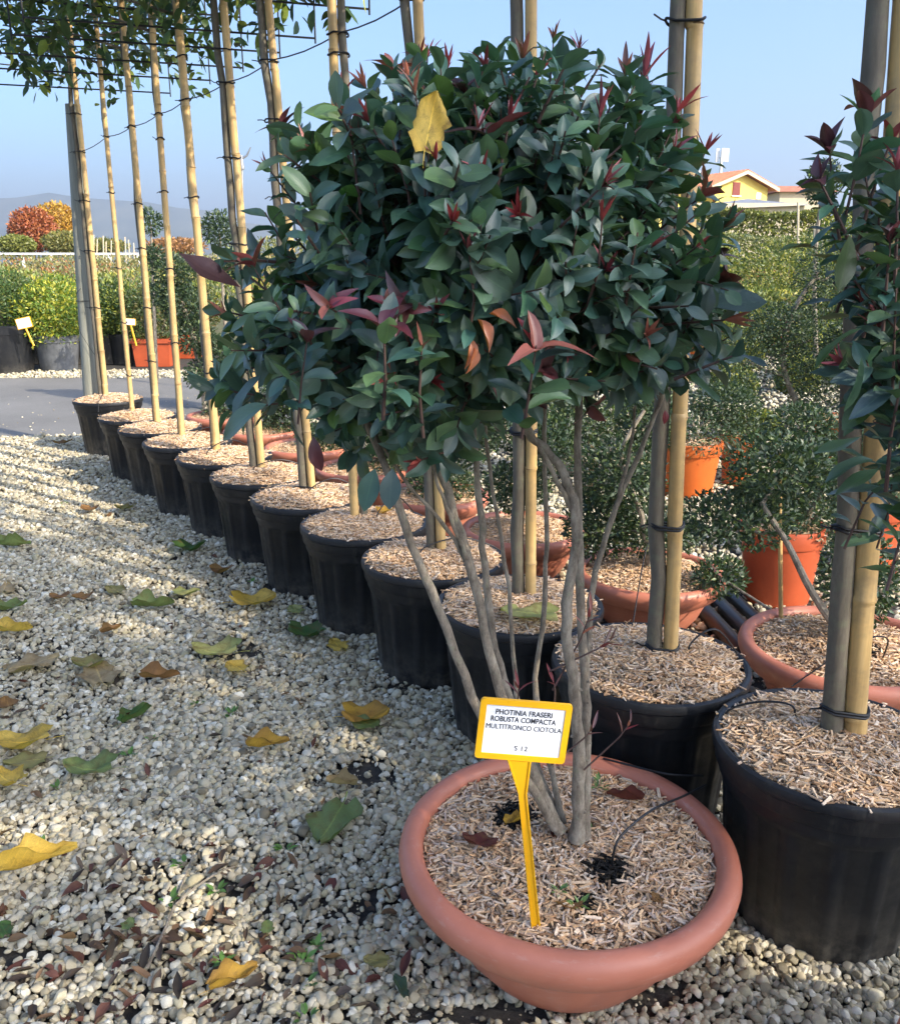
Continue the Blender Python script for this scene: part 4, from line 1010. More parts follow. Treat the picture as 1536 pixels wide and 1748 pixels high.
fallen(818, 1440, 62, 70, 'red', 'curl', 'dark red dry leaf on the bowl wood chips beside the sign stake', zlift=.243, narrow=.7)
fallen(955, 1418, 50, -30, 'red', 'fold', 'dark red leaf leaning at the foot of the stems', zlift=.246, narrow=.5)
fallen(1064, 1363, 60, 70, 'red', 'fold', 'dark red leaf behind the drip tube in the bowl', zlift=.245, narrow=.45)
fallen(880, 1402, 40, -60, 'gold', 'fold', 'tan curled leaf behind the sign stake in the bowl', zlift=.245, narrow=.6)
fallen(970, 1548, 44, 80, 'brown', 'curl', 'rust brown leaf near the front edge of the bowl', zlift=.236, narrow=.5)
fallen(1120, 1535, 26, 20, 'brown', 'curl', 'small brown leaf by the far side of the bowl rim', zlift=.236, narrow=.8)
fallen(248, 765, 34, 60, 'tan', 'curl', 'dry tan leaf on the ground behind the ninth black pot', zlift=.03)
# dark litter and twigs between the pebbles
it = []; DT = [leaf_template(4, 1, .6, .3, .8, .45, .3, 70), leaf_template(4, 1, 1.0, -.3, .8, .35, .3, 71)]
for _ in range(330):
    px, py = rnd.uniform(-40, 720), 1748 - 950 * rnd.random() ** 1.6
    if rnd.random() < .45: px, py = rnd.gauss(260, 150), rnd.gauss(1590, 80)
    if py < 800 or py > 1800: continue
    p = at_z(px, py, rnd.uniform(.010, .02)); ln = rnd.uniform(.015, .05)
    c = np.array(rnd.choice([(.10, .035, .03), (.14, .06, .045), (.05, .04, .035), (.09, .06, .045), (.20, .12, .07), (.12, .09, .075)])) * rnd.uniform(.7, 1.3)
    it.append([tuple(p), frame(Vector((rnd.gauss(0, 1), rnd.gauss(0, 1), rnd.gauss(0, .2))), Vector((rnd.gauss(0, .4), rnd.gauss(0, .4), 1))), (ln, ln, ln), rnd.randrange(2), tuple(c)])
me = leaves_mesh('leaf_litter', it, DT); me.materials.append(M['dry_leaf']); o = link('leaf_litter', me); tag(o, 'small dark red and brown leaf scraps strewn over the gravel', 'litter', kind='stuff')
for a, b_, lab in [((300, 1545), (400, 1480), 'brown forked twig lying on the gravel'), ((250, 1655), (330, 1460), 'long thin dark twig crossing the gravel'), ((310, 1360), (370, 1400), 'short dark twig on the gravel'), ((95, 800), (185, 790), 'thin twig near the ninth black pot'), ((315, 1050), (365, 1072), 'short dark twig near the sixth black pot')]:
    A, B = at_z(*a, .022), at_z(*b_, .022); m = MB().tube(smooth_path([A, A.lerp(B, .35) + rv(.006), A.lerp(B, .7) + rv(.006), B], 4), [.003 - .0012 * k / 12 for k in range(13)], 6)
    tag(m.build('twig', M['bark']), lab, 'twig', 'twigs on the gravel')
# sprouting weeds
it = []
for px, py in [(258, 1262), (220, 1290), (335, 1200), (395, 1218), (515, 1640), (540, 1615), (520, 1680), (380, 1645), (290, 1540), (100, 1345), (485, 1450), (70, 1445), (110, 860), (430, 995), (520, 1738), (370, 1520), (315, 1475)]:
    c0 = at_z(px, py, .014)
    for k in range(rnd.randint(5, 9)):
        a = rnd.uniform(0, 6.28); d = Vector((math.cos(a), math.sin(a), rnd.uniform(.3, 1.2))); ln = rnd.uniform(.012, .026)
        it.append([tuple(c0 + Vector((math.cos(a), math.sin(a), 0)) * .012 * rnd.random()), frame(d, Vector((0, 0, 1))), (ln, ln, ln), rnd.randrange(3), tuple(np.array((.10, .20, .04)) * rnd.uniform(.7, 1.3))])
for px, py in [(1018, 1345), (1012, 1420), (955, 1520), (990, 1545), (1025, 1338)]:
    c0 = at_z(px, py, .240)
    for k in range(8):
        a = rnd.uniform(0, 6.28); d = Vector((math.cos(a), math.sin(a), rnd.uniform(.4, 1.2))); ln = rnd.uniform(.008, .02)
        it.append([tuple(c0 + Vector((math.cos(a), math.sin(a), 0)) * .014 * rnd.random()), frame(d, Vector((0, 0, 1))), (ln * .7, ln, ln), rnd.randrange(3), tuple(np.array((.13, .22, .06)) * rnd.uniform(.7, 1.3))])
me = leaves_mesh('weeds', it, SMALL); me.materials.append(M['small_leaf']); o = link('weeds', me); tag(o, 'tiny green seedlings sprouting between the pebbles and chips', 'weeds', kind='stuff')

# ------------------------------------------------------------------ shrubs and topiary behind the row
TINY = [leaf_template(2, 1, .4, .1, .8, .5, 0, 80), leaf_template(2, 1, .2, .2, .8, .42, 0, 81)]
def pad_items(c, rx, ry, rz, n, ln, col, var=.35, hl=.12, hcol=None, seed=None):
    out = []; r = random.Random(seed if seed is not None else rnd.random()); lumps = [Vector((r.gauss(0, 1), r.gauss(0, 1), r.gauss(0, 1))).normalized() for _ in range(9)]
    for _ in range(n):
        d = Vector((r.gauss(0, 1), r.gauss(0, 1), r.gauss(0, 1))).normalized()
        bulge = 1 + .16 * max(d.dot(q) for q in lumps) ** 6 - .10 * r.random()
        u = (r.random() ** .30) * bulge
        p = Vector((c[0] + d.x * rx * u, c[1] + d.y * ry * u, c[2] + d.z * rz * u))
        dd = d * .7 + Vector((r.gauss(0, .5), r.gauss(0, .5), r.gauss(.15, .5)))
        q = np.array(hcol if hcol is not None and r.random() < hl else col) * r.uniform(1 - var, 1 + var)
        l = ln * r.uniform(.7, 1.3)
        out.append([tuple(p), frame(dd, d + Vector((r.gauss(0, .4), r.gauss(0, .4), r.gauss(0, .4)))), (l, l, l), r.randrange(2), tuple(q)])
    return out
DARK = (.042, .070, .034); DARKH = (.13, .17, .06)
def topiary(foot_, trunk, pads, label, n=420, ln=.020, tr_=.012, group='cloud-pruned topiary trees', col=DARK, hcol=DARKH, name='topiary_tree', cat='tree'):
    root = empty(name, foot_)
    pts = [Vector(foot_)] + [Vector(p) for p in trunk]
    m = MB().tube(smooth_path(pts, 4), [tr_ * (1 - .5 * k / (4 * (len(pts) - 1))) for k in range(4 * (len(pts) - 1) + 1)], 8)
    for c, rx, ry, rz in pads:
        c = Vector(c); near = min(smooth_path(pts, 4), key=lambda q: (q - c).length + (0 if q.z < c.z else .1))
        m.tube([near, near.lerp(c, .5) + Vector((0, 0, -.02)), c], [tr_ * .5, tr_ * .4, tr_ * .25], 6)
    m.build('trunk', M['bark'], root)
    for c, rx, ry, rz in pads:
        me = leaves_mesh('crown', [[tuple(Vector(q[0]) - Vector(foot_)), *q[1:]] for q in pad_items(c, rx, ry, rz, int(min(3200, max(250, 6.5 * PI * rx * rz / (.35 * ln * ln)))), ln, col, hcol=hcol)], TINY)
        me.materials.append(M['small_leaf']); o = link('crown', me, root); o['kind'] = 'stuff'
    tag(root, label, cat, group)
def pad_px(px, py, Y, wx, wz, ry=None):
    p = at_y(px, py, Y); k = depth(Y, p.z) / FPX; rx, rz = wx * k, wz * k
    return (tuple(p), rx, ry or max(rx, rz) * .9, rz)
def foot_b(i): s = (.95, .86)[min(i, 1)]; return (BOWLS[i][0], BOWLS[i][1], .235 * s)
topiary(foot_b(0), [at_y(1385, 1010, 2.2), at_y(1345, 930, 2.22), at_y(1300, 860, 2.25)], [pad_px(1330, 800, 2.3, 95, 58), pad_px(1255, 885, 2.35, 100, 48), pad_px(1465, 985, 2.25, 60, 90), pad_px(1228, 985, 2.7, 48, 34)], 'dark topiary with a crooked stem in the bowl beside the first black pot')
cane = empty('bamboo_cane', at_z(1333, 1062, .22)); bamboo(at_z(1333, 1062, .20), at_y(1330, 770, at_z(1333, 1062, .2).y), .0065, cane, 900); tag(cane, 'thin bamboo cane in the bowl beside the first black pot', 'stake', 'thin canes')
topiary(foot_b(1), [at_y(1095, 880, 2.85), at_y(1060, 780, 2.88), at_y(1100, 700, 2.9)], [pad_px(1060, 810, 2.9, 75, 62), pad_px(1120, 905, 2.9, 80, 40), pad_px(1020, 890, 2.95, 60, 60), pad_px(1110, 720, 3.0, 60, 50)], 'dark topiary in the bowl behind the second black pot, beside its bamboo')
cane = empty('bamboo_cane', at_z(1010, 900, .2)); q = at_z(1000, 935, .22); bamboo(q, at_y(1012, 760, q.y), .010, cane, 901); tag(cane, 'short bamboo cane behind the grey stems of the bush', 'stake', 'thin canes')
for i, pads in [(2, [(880, 830, 60, 45), (930, 760, 60, 50), (850, 720, 50, 45)]), (3, [(760, 830, 62, 45), (720, 760, 55, 45), (800, 740, 55, 45)]), (4, [(690, 800, 60, 40), (640, 740, 50, 40), (700, 720, 45, 40)]), (5, [(560, 760, 55, 40), (600, 700, 45, 40)]), (6, [(485, 740, 48, 38), (510, 680, 40, 35), (460, 690, 35, 30)]), (7, [(390, 700, 40, 34), (410, 640, 36, 30), (370, 650, 30, 26)])]:
    f_ = foot_b(i); Y = f_[1]
    topiary(f_, [at_y(pads[0][0] + 10, pads[0][1] + 20, Y), at_y(pads[1][0], pads[1][1], Y)], [pad_px(a, b_, Y, c, d) for a, b_, c, d in pads], 'small dark topiary in the bowl ' + BL[i], n=330, ln=.022, tr_=.010)
# orange pots further back
def pot_lathe(root, R_, Hh, mat, n=64):
    MB().lathe([(.02, .003), (R_ * .70, .003), (R_ * .74, 0), (R_ * .77, .01), (R_ * .93, Hh * .80), (R_ * .94, Hh * .84)], n).build('body', mat, root)
    MB().lathe([(R_ * .93, Hh * .80), (R_ * .975, Hh * .79), (R_ * .985, Hh * .81), (R_, Hh * .97), (R_ * .985, Hh), (R_ * .93, Hh), (R_ * .90, Hh * .97), (R_ * .88, Hh * .85)], n).build('rim', mat, root)
    mu = mulch_mesh('mulch', R_ * .91, Hh * .93, .015, 500, .028, .007, seed=int(R_ * 1000)); mu.materials.append(M['chip']); o = link('mulch', mu, root); o['kind'] = 'stuff'
def orange_pot(px, pyb, wpx, Hh, mat, label):
    p = at_z(px, pyb, 0); R_ = wpx / 2 * depth(p.y, Hh) / FPX; root = empty('plastic_pot', (p.x, p.y + R_ * .75, 0)); ORG[root.name] = Vector((0, 0, 0)); pot_lathe(root, R_, Hh, mat)
    tag(root, label, 'pot', 'orange plastic pots'); return Vector((p.x, p.y + R_ * .75, Hh)), R_
A, ra_ = orange_pot(1180, 853, 118, .30, M['orange_plastic'], 'bright orange plastic pot behind the second bamboo stake')
topiary(A, [at_y(1190, 745, A.y), at_y(1180, 720, A.y)], [pad_px(1185, 735, A.y, 95, 42), pad_px(1240, 690, A.y + .1, 60, 36)], 'dark topiary growing in the bright orange pot', tr_=.014)
B_, rb_ = orange_pot(1262, 832, 62, .29, M['orange_plastic'], 'small orange plastic pot beside the bright orange pot')
topiary(B_, [at_y(1275, 740, B_.y), at_y(1270, 700, B_.y)], [pad_px(1275, 745, B_.y, 40, 30)], 'little topiary tuft in the small orange pot', n=300)
C_, rc_ = orange_pot(1342, 1042, 146, .30, M['red_plastic'], 'red-orange plastic pot behind the bowl with the thin cane')
topiary(C_, [at_y(1365, 900, C_.y), at_y(1410, 810, C_.y), at_y(1370, 730, C_.y)], [pad_px(1395, 880, C_.y, 85, 45), pad_px(1420, 790, C_.y, 75, 45), pad_px(1370, 730, C_.y, 60, 40), pad_px(1310, 850, C_.y + .1, 60, 40)], 'dark topiary in the red-orange pot', tr_=.014)
D_, rd_ = orange_pot(1490, 985, 120, .30, M['red_plastic'], 'red-orange plastic pot beside the first bamboo stake')
topiary(D_, [at_y(1480, 880, D_.y), at_y(1500, 800, D_.y)], [pad_px(1480, 870, D_.y, 60, 45), pad_px(1510, 780, D_.y, 60, 50)], 'dark topiary in the red-orange pot beside the first bamboo stake')
E_, re_ = orange_pot(1440, 800, 100, .30, M['orange_plastic'], 'orange plastic pot behind the tall crooked topiary')
topiary(E_, [at_y(1405, 760, E_.y), at_y(1340, 640, E_.y), at_y(1350, 540, E_.y), at_y(1400, 460, E_.y)], [pad_px(1275, 615, E_.y, 85, 62), pad_px(1385, 580, E_.y, 70, 60), pad_px(1400, 690, E_.y, 55, 75), pad_px(1330, 560, E_.y, 55, 45), pad_px(1420, 470, E_.y, 60, 60)], 'tall dark topiary with a crooked pale trunk', tr_=.024, n=430)
G_, rg_ = orange_pot(1190, 612, 72, .32, M['orange_plastic'], 'far orange pot seen beside the second bamboo stake')
topiary(G_, [at_y(1190, 560, G_.y)], [pad_px(1200, 530, G_.y, 60, 45)], 'sunlit shrub in the far orange pot', ln=.04, tr_=.02, name='shrub', cat='shrub', group='sunlit shrubs', col=(.10, .13, .03), hcol=(.24, .24, .05), n=150)
def trough(px0, px1, pyb, pyt, mat, label, dep=.4):
    a, b_ = at_z(px0, pyb, 0), at_z(px1, pyb, 0); Hh = at_y((px0 + px1) / 2, pyt, a.y).z; root = empty('trough_planter', ((a.x + b_.x) / 2, a.y + dep / 2, 0)); wx = abs(b_.x - a.x) / 2
    m = MB(); v = []
    for s, z in ((.90, 0), (1.0, Hh * .86)): v += [(-wx * s, -dep / 2 * s, z), (wx * s, -dep / 2 * s, z), (wx * s, dep / 2 * s, z), (-wx * s, dep / 2 * s, z)]
    ORG[root.name] = Vector((0, 0, 0))
    m.add(v, [(0, 3, 2, 1), (0, 1, 5, 4), (1, 2, 6, 5), (2, 3, 7, 6), (3, 0, 4, 7)]).build('body', mat, root, False)
    m = MB(); e = .02; z0, z1 = Hh * .84, Hh
    for x0, x1, y0, y1 in ((-wx - e, wx + e, -dep / 2 - e, -dep / 2 + .02), (-wx - e, wx + e, dep / 2 - .02, dep / 2 + e), (-wx - e, -wx + .02, -dep / 2 + .02, dep / 2 - .02), (wx - .02, wx + e, -dep / 2 + .02, dep / 2 - .02)): m.box((x0, y0, z0), (x1, y1, z1))
    m.build('rim', mat, root, False)
    m = MB().box((-wx + .02, -dep / 2 + .02, Hh * .5), (wx - .02, dep / 2 - .02, Hh * .9)); m.build('soil', M['dirt_core'], root, False)
    tag(root, label, 'planter', 'trough planters'); return Vector(root.location) + Vector((0, 0, Hh * .88)), wx
def bush(c, rx, ry, rz, n, ln, col, hcol, label, cat='bush', group='sunlit shrubs', trunk=True, hl=.35, name='shrub', var=.3):
    c = Vector(c); root = empty(name, (c.x, c.y, 0 if trunk is True else trunk)); og = ORG[root.name]
    tz = og.z
    m = MB()
    for k in range(4): m.tube([(c.x, c.y, tz - .02), (c.x + rx * .25 * math.cos(k * 1.6), c.y + ry * .25 * math.sin(k * 1.6), (tz + c.z) / 2), (c.x + rx * .5 * math.cos(k * 1.6), c.y + ry * .5 * math.sin(k * 1.6), c.z + rz * .2)], [max(.012, rx * .05), max(.009, rx * .03), .006], 6)
    m.build('trunk', M['bark'], root)
    me = leaves_mesh('crown', [[tuple(Vector(q[0]) - og), *q[1:]] for q in pad_items(c, rx, ry, rz, n, ln, col, var, hl, hcol)], TINY); me.materials.append(M['small_leaf'])
    o = link('crown', me, root); o['kind'] = 'stuff'; tag(root, label, cat, group); return root
YG, YGH = (.10, .135, .030), (.30, .28, .05)
T, wx = trough(1285, 1362, 592, 548, M['orange_plastic'], 'orange trough planter in the sun behind the tall topiary')
bush(T + Vector((0, 0, .35)), .55, .4, .5, 1500, .045, YG, YGH, 'yellow-green shrub in the orange trough behind the tall topiary', trunk=T.z)
for px, pyb, py, Y, wx_, wz_, lab in [(1265, 0, 560, 12.5, 60, 60, 'light green shrub beside the orange trough'), (1330, 0, 470, 14.5, 75, 60, 'tall yellow-green shrub behind the orange trough'), (1420, 0, 500, 13, 60, 60, 'yellow-green shrub behind the second bush'), (1500, 0, 520, 12, 70, 70, 'green shrub behind the first bamboo stake'),
                                     (1250, 0, 660, 8.2, 40, 30, 'low bright shrub between the topiary and the orange pots'), (1360, 0, 655, 8.6, 36, 34, 'low bright shrub behind the crooked trunk'), (1210, 0, 460, 16, 60, 50, 'green shrub behind the second bamboo stake'), (1120, 0, 480, 14, 90, 60, 'green shrub hidden behind the bush crown'), (1290, 0, 740, 6.2, 40, 28, 'small bright green shrub above the small orange pot')]:
    p = at_y(px, py, Y); k = depth(Y, p.z) / FPX
    bush((p.x, p.y, max(p.z, wz_ * k * .8)), wx_ * k, wx_ * k * .9, wz_ * k, 3400, .0034 * Y + .012, YG, YGH, lab)

for px, py, Y, wx_, wz_, lab in [(1480, 600, 5.2, 75, 70, 'dark clipped mound behind the first bamboo stake'), (1100, 660, 5.4, 70, 50, 'dark clipped mound behind the grey stems'),
                                 (1500, 690, 4.6, 60, 55, 'dark clipped mound beside the orange pot behind the tall topiary'), (980, 720, 5.0, 80, 45, 'dark clipped mound seen through the stems')]:
    p = at_y(px, py, Y); k = depth(Y, p.z) / FPX
    bush((p.x, p.y, max(p.z, wz_ * k * .85)), wx_ * k, wx_ * k * .9, wz_ * k, 3600, .0042 * Y + .008, DARK, DARKH, lab, group='dark clipped mounds', hl=.2)
for px, py, Y, wx_, wz_, lab in [(1400, 600, 9.5, 70, 50, 'bright shrub behind the tall crooked topiary'), (1250, 600, 10.5, 60, 45, 'bright shrub between the far orange pot and the trough'), (1520, 610, 9, 70, 55, 'bright shrub beyond the first bamboo stake'), (1050, 610, 10, 90, 50, 'bright shrub beyond the grey stems'), (1440, 430, 17, 80, 60, 'tall bright shrub behind the second bush')]:
    p = at_y(px, py, Y); k = depth(Y, p.z) / FPX
    bush((p.x, p.y, max(p.z, wz_ * k * .85)), wx_ * k, wx_ * k * .9, wz_ * k, 3600, .0036 * Y + .012, YG, YGH, lab)

# ------------------------------------------------------------------ beyond the road
def round_pot(px, pyb, wpx, Hh, mat, label, name='plastic_pot'):
    p = at_z(px, pyb, 0); R_ = wpx / 2 * depth(p.y, Hh) / FPX; root = empty(name, (p.x, p.y + R_ * .75, 0)); ORG[root.name] = Vector((0, 0, 0))
    m = MB().lathe([(.02, .003), (R_ * .72, .003), (R_ * .76, 0), (R_ * .94, Hh * .84)], 48, flute(16, .02, Hh * .8)); m.build('body', mat, root)
    MB().lathe([(R_ * .93, Hh * .83), (R_ * .98, Hh * .82), (R_, Hh * .98), (R_ * .95, Hh), (R_ * .9, Hh * .97), (R_ * .88, Hh * .8), (.01, Hh * .86)], 48).build('rim', mat, root)
    tag(root, label, 'pot', 'pots beyond the road'); return Vector((p.x, p.y + R_ * .75, Hh * .88)), R_
q, r_ = round_pot(90, 636, 78, .42, M['grey_plastic'], 'weathered grey pot with a yellow-green globe bush beyond the road')
bush(q + Vector((0, 0, .30)), .44, .42, .40, 6500, .045, (.13, .20, .03), (.42, .40, .05), 'yellow-green globe bush in the weathered grey pot beyond the road', trunk=q.z, hl=.4)
q, r_ = round_pot(5, 640, 92, .55, M['black_plastic'], 'tall dark grey pot at the road side next to a white card')
bush(q + Vector((-.1, .2, .32)), .42, .42, .36, 4500, .045, (.07, .12, .035), (.14, .16, .04), 'green bush in the tall dark pot at the road side', trunk=q.z)
for px, lab, col in [(45, 'low green bush between the dark pot and the globe bush', YG), (135, 'dark pot bush behind the timber post', (.06, .10, .025)), (178, 'bush between the timber post and the second card', (.05, .09, .025)), (205, 'bush beside the second white card', (.06, .10, .03))]:
    q, r_ = round_pot(px, 622, 50, .38, M['black_plastic'], 'small black pot under the ' + lab)
    bush(q + Vector((0, .1, .28)), .40, .38, .40, 4500, .045, col, (.26, .28, .05), lab, trunk=q.z)
T, wx = trough(228, 292, 626, 578, M['red_plastic'], 'terracotta trough planter beyond the road under the second white card')
bush(T + Vector((0, 0, .30)), .40, .36, .40, 4000, .045, (.065, .10, .03), (.15, .13, .04), 'mixed green shrub in the terracotta trough under the card', trunk=T.z)
T, wx = trough(300, 345, 612, 572, M['red_plastic'], 'terracotta trough planter behind the dark cloud tree')
bush(T + Vector((0, .1, .30)), .36, .36, .40, 3500, .045, (.08, .11, .03), (.20, .14, .04), 'shrub in the terracotta trough behind the dark cloud tree', trunk=T.z)
def small_sign(px, py, Y, wpx, rot, foot_px, label):
    c = at_y(px, py, Y); k = depth(Y, c.z) / FPX; w_ = wpx * k; h_ = w_ * .68; root = empty('plant_sign', c); ORG[root.name] = Vector((0, 0, 0)); root.rotation_euler = (0, math.radians(rot), 0)
    fp = at_y(*foot_px, Y) - c; fp.rotate(Matrix.Rotation(-math.radians(rot), 3, 'Y'))
    MB().box((-w_ / 2, -.004, -h_ / 2), (w_ / 2, .004, h_ / 2)).build('frame', M['yellow'], root, False)
    MB().box((-w_ * .45, -.006, -h_ * .43), (w_ * .45, -.003, h_ * .43)).build('card', M['card'], root, False)
    MB().tube([(0, 0, -h_ / 2), fp], .011, 6).build('stake', M['yellow'], root)
    tag(root, label, 'sign', 'small plant signs beyond the road')
small_sign(41, 551, 9.9, 27, -12, (58, 590), 'small white card sign beside the tall dark pot beyond the road')
small_sign(223, 549, 9.9, 17, 4, (233, 590), 'small yellow framed card sign above the terracotta trough')
# dark cloud tree and ball trees
def ground_pt(px, Y): return Vector((px_x(px, Y, 0), Y, 0))
topiary(ground_pt(352, 7.6), [at_y(345, 640, 7.6), at_y(325, 560, 7.6), at_y(300, 490, 7.6), at_y(285, 430, 7.6)], [pad_px(300, 460, 7.6, 38, 26), pad_px(285, 500, 7.6, 32, 24), pad_px(318, 520, 7.6, 45, 34), pad_px(330, 575, 7.6, 34, 30), pad_px(370, 600, 7.6, 34, 30), pad_px(262, 432, 7.6, 16, 14), pad_px(355, 640, 7.6, 40, 26)], 'dark cloud-pruned tree with many leaf pads beyond the row', n=500, ln=.035, tr_=.035)
topiary(ground_pt(268, 9.3), [at_y(262, 500, 9.3), at_y(258, 400, 9.3)], [pad_px(257, 378, 9.3, 17, 21), pad_px(262, 440, 9.3, 18, 15)], 'slim tree with a small round ball top', n=700, ln=.045, tr_=.02)
topiary(ground_pt(390, 11.5), [at_y(382, 520, 11.5), at_y(376, 410, 11.5)], [pad_px(374, 391, 11.5, 31, 29), pad_px(400, 455, 11.5, 25, 22)], 'tree with a large round ball top near the sprinkler', n=700, ln=.05, tr_=.03)
topiary(ground_pt(1395, 9), [at_y(1390, 470, 9), at_y(1402, 330, 9)], [pad_px(1405, 310, 9, 28, 38)], 'slim dark tree standing beside the yellow house', n=700, ln=.045, tr_=.03)
sp = empty('sprinkler', ground_pt(416, 8.5)); a = at_y(413, 285, 8.5); g0 = ground_pt(416, 8.5)
MB().tube([g0, g0.lerp(a, .5), a], [.014, .013, .012], 10).build('riser', M['steel'], sp)
MB().tube([a - Vector((0, 0, .02)), a, a + Vector((0, 0, .06)), a + Vector((0, 0, .10))], [.02, .024, .016, .01], 10).build('head', M['steel'], sp)
MB().tube([a + Vector((-.02, 0, .06)), a + Vector((.05, 0, .10)), a + Vector((.09, 0, .17))], [.012, .01, .006], 8).build('nozzle', M['steel'], sp)
tag(sp, 'metal sprinkler on a tall riser pipe beside the seventh bamboo stake', 'sprinkler')
# field of shrubs
it = []
for k in range(52000):
    Y = 1 / rnd.uniform(1 / 95, 1 / 11.6); X = rnd.uniform(-.62, .62) * Y + rnd.gauss(0, .3)
    if -1.2 < X < 3 and Y < 13: continue
    top = .78 + .014 * Y + .10 * math.sin(Y * 1.3) + .08 * math.sin(X * 1.7 + Y)
    if X > 0: top = .7 + .012 * Y
    z = top * (1 - .55 * rnd.random() ** 2.2); l = .030 + .0036 * Y
    n1 = math.sin(X * .35 + 2) * math.sin(Y * .21) + .3 * math.sin(X * 2.1)
    c = (.15, .18, .045)
    if Y > 17: c = (.25, .205, .08) if rnd.random() < .6 else (.16, .17, .06)
    if Y < 17 and rnd.random() < .25: c = (.32, .28, .05)
    if n1 > .55 and rnd.random() < .4: c = (.28, .12, .05)
    c = tuple(np.array(c) * rnd.uniform(.6, 1.35))
    it.append([(X, Y, z), frame(Vector((rnd.gauss(0, .6), rnd.gauss(0, .6), .8)), rv()), (l, l, l), rnd.randrange(2), c])
me = leaves_mesh('field_shrubs', it, TINY); me.materials.append(M['small_leaf']); o = link('field_shrubs', me); tag(o, 'wide field of olive and brown nursery shrubs beyond the road', 'shrubs', kind='stuff')
# autumn trees and far things
def far_tree(px, pyc, Y, wx_, wz_, col, hcol, label, n=2600):
    p = at_y(px, pyc, Y); k = depth(Y, p.z) / FPX
    return bush(p, wx_ * k, wx_ * k * .9, wz_ * k, n * 2, .0040 * Y, col, hcol, label, 'tree', 'trees far beyond the field', name='autumn_tree', hl=.4)
far_tree(58, 393, 62, 37, 34, (.30, .085, .035), (.42, .15, .055), 'rust red autumn tree far beyond the field')
far_tree(98, 388, 68, 44, 37, (.40, .21, .03), (.52, .32, .05), 'golden yellow autumn tree behind the rust red tree')
far_tree(28, 418, 58, 30, 14, (.16, .18, .04), (.24, .24, .06), 'low green bush at the foot of the rust red tree', 1200)
far_tree(110, 415, 60, 34, 18, (.17, .17, .05), (.28, .24, .07), 'olive bush below the golden tree', 1200)
far_tree(175, 420, 75, 40, 10, (.15, .16, .05), (.26, .22, .06), 'low olive hedge behind the white canes', 1000)
far_tree(300, 420, 80, 50, 12, (.30, .15, .06), (.40, .2, .08), 'low russet hedge beyond the ball topped trees', 1000)
far_tree(470, 430, 80, 90, 22, (.13, .15, .05), (.24, .22, .06), 'green hedge beyond the sprinkler', 1000)
def hedge(px0, px1, pyt, Y, col, hcol, label, n=12000):
    a, b_ = at_y(px0, pyt, Y), at_y(px1, pyt, Y); og = Vector(((a.x + b_.x) / 2, Y, 0)); root = empty('hedge', og); it = []
    for _ in range(n):
        x = rnd.uniform(a.x, b_.x); z = a.z * (1 - .75 * rnd.random() ** 1.8) + .12 * math.sin(x * 1.1); l = .0048 * Y
        it.append([(x - og.x, rnd.uniform(-.5, .5), z), frame(rv() + Vector((0, -.4, .5)), rv()), (l, l, l), rnd.randrange(2), tuple(np.array(hcol if rnd.random() < .4 else col) * rnd.uniform(.7, 1.3))])
    me = leaves_mesh('foliage', it, TINY); me.materials.append(M['small_leaf']); o = link('foliage', me, root); o['kind'] = 'stuff'; tag(root, label, 'hedge')
hedge(1180, 1600, 362, 44, (.12, .14, .035), (.26, .25, .06), 'long clipped hedge in front of the grey roofed shed')
hedge(900, 1600, 400, 28, (.13, .15, .06), (.26, .25, .10), 'loose silvery hedge below the clipped hedge', 9000)
# white rail and canes
m = MB(); a, b_ = at_y(-60, 433, 50), at_y(235, 428, 50); m.box((a.x, 49.9, a.z - .05), (b_.x, 50.1, a.z + .06)); rl = empty('white_barrier', (a.x, 50, 0)); m.build('rail', M['white'], rl, False)
for k in range(7): x = a.x + (b_.x - a.x) * k / 6; MB().box((x - .05, 49.92, 0), (x + .05, 50.08, a.z - .05)).build('post', M['white'], rl, False)
tag(rl, 'long low white barrier rail at the far side of the field', 'barrier')
for k, (px, pyt, tl) in enumerate([(160, 400, 1), (166, 408, -2), (176, 402, 2), (181, 412, 1), (190, 410, -1), (213, 404, 5), (219, 409, 7), (228, 414, 4)]):
    a = at_y(px, pyt, 46); b_ = ground_pt(px + tl, 46); o = MB().tube([b_, a], .03, 8).build('white_cane', M['fascia']); tag(o, 'thin white post in the cluster at the far side of the field', 'post', 'cluster of far white posts')
# mountain
def ridge():
    m = MB(); nx = 90; v = []; ny = 6
    for j in range(ny):
        for i in range(nx + 1):
            px = -1500 + 4600 * i / nx
            h = 92 + 34 * math.exp(-((px - 215) / 170) ** 2) + 12 * math.sin(px * .008 + 1) + 7 * math.sin(px * .021) + 4 * math.sin(px * .053) - 40 * (1 / (1 + math.exp(-(px - 620) / 90)))
            Y = 3000 + j * 160; z = h / FPX * 3000 * CT * 1.03 * (j / (ny - 2) if j < ny - 1 else .2)
            v.append(((px - 768) / FPX * Y * 1.02, Y, max(z, -2) + (6 * math.sin(i * 1.7 + j * 2.3) if 0 < j < ny - 2 else 0)))
    f = [(j * (nx + 1) + i, j * (nx + 1) + i + 1, (j + 1) * (nx + 1) + i + 1, (j + 1) * (nx + 1) + i) for j in range(ny - 1) for i in range(nx)]
    return tag(m.add(v, f).build('mountain', M['hill']), kind='structure')
ridge()

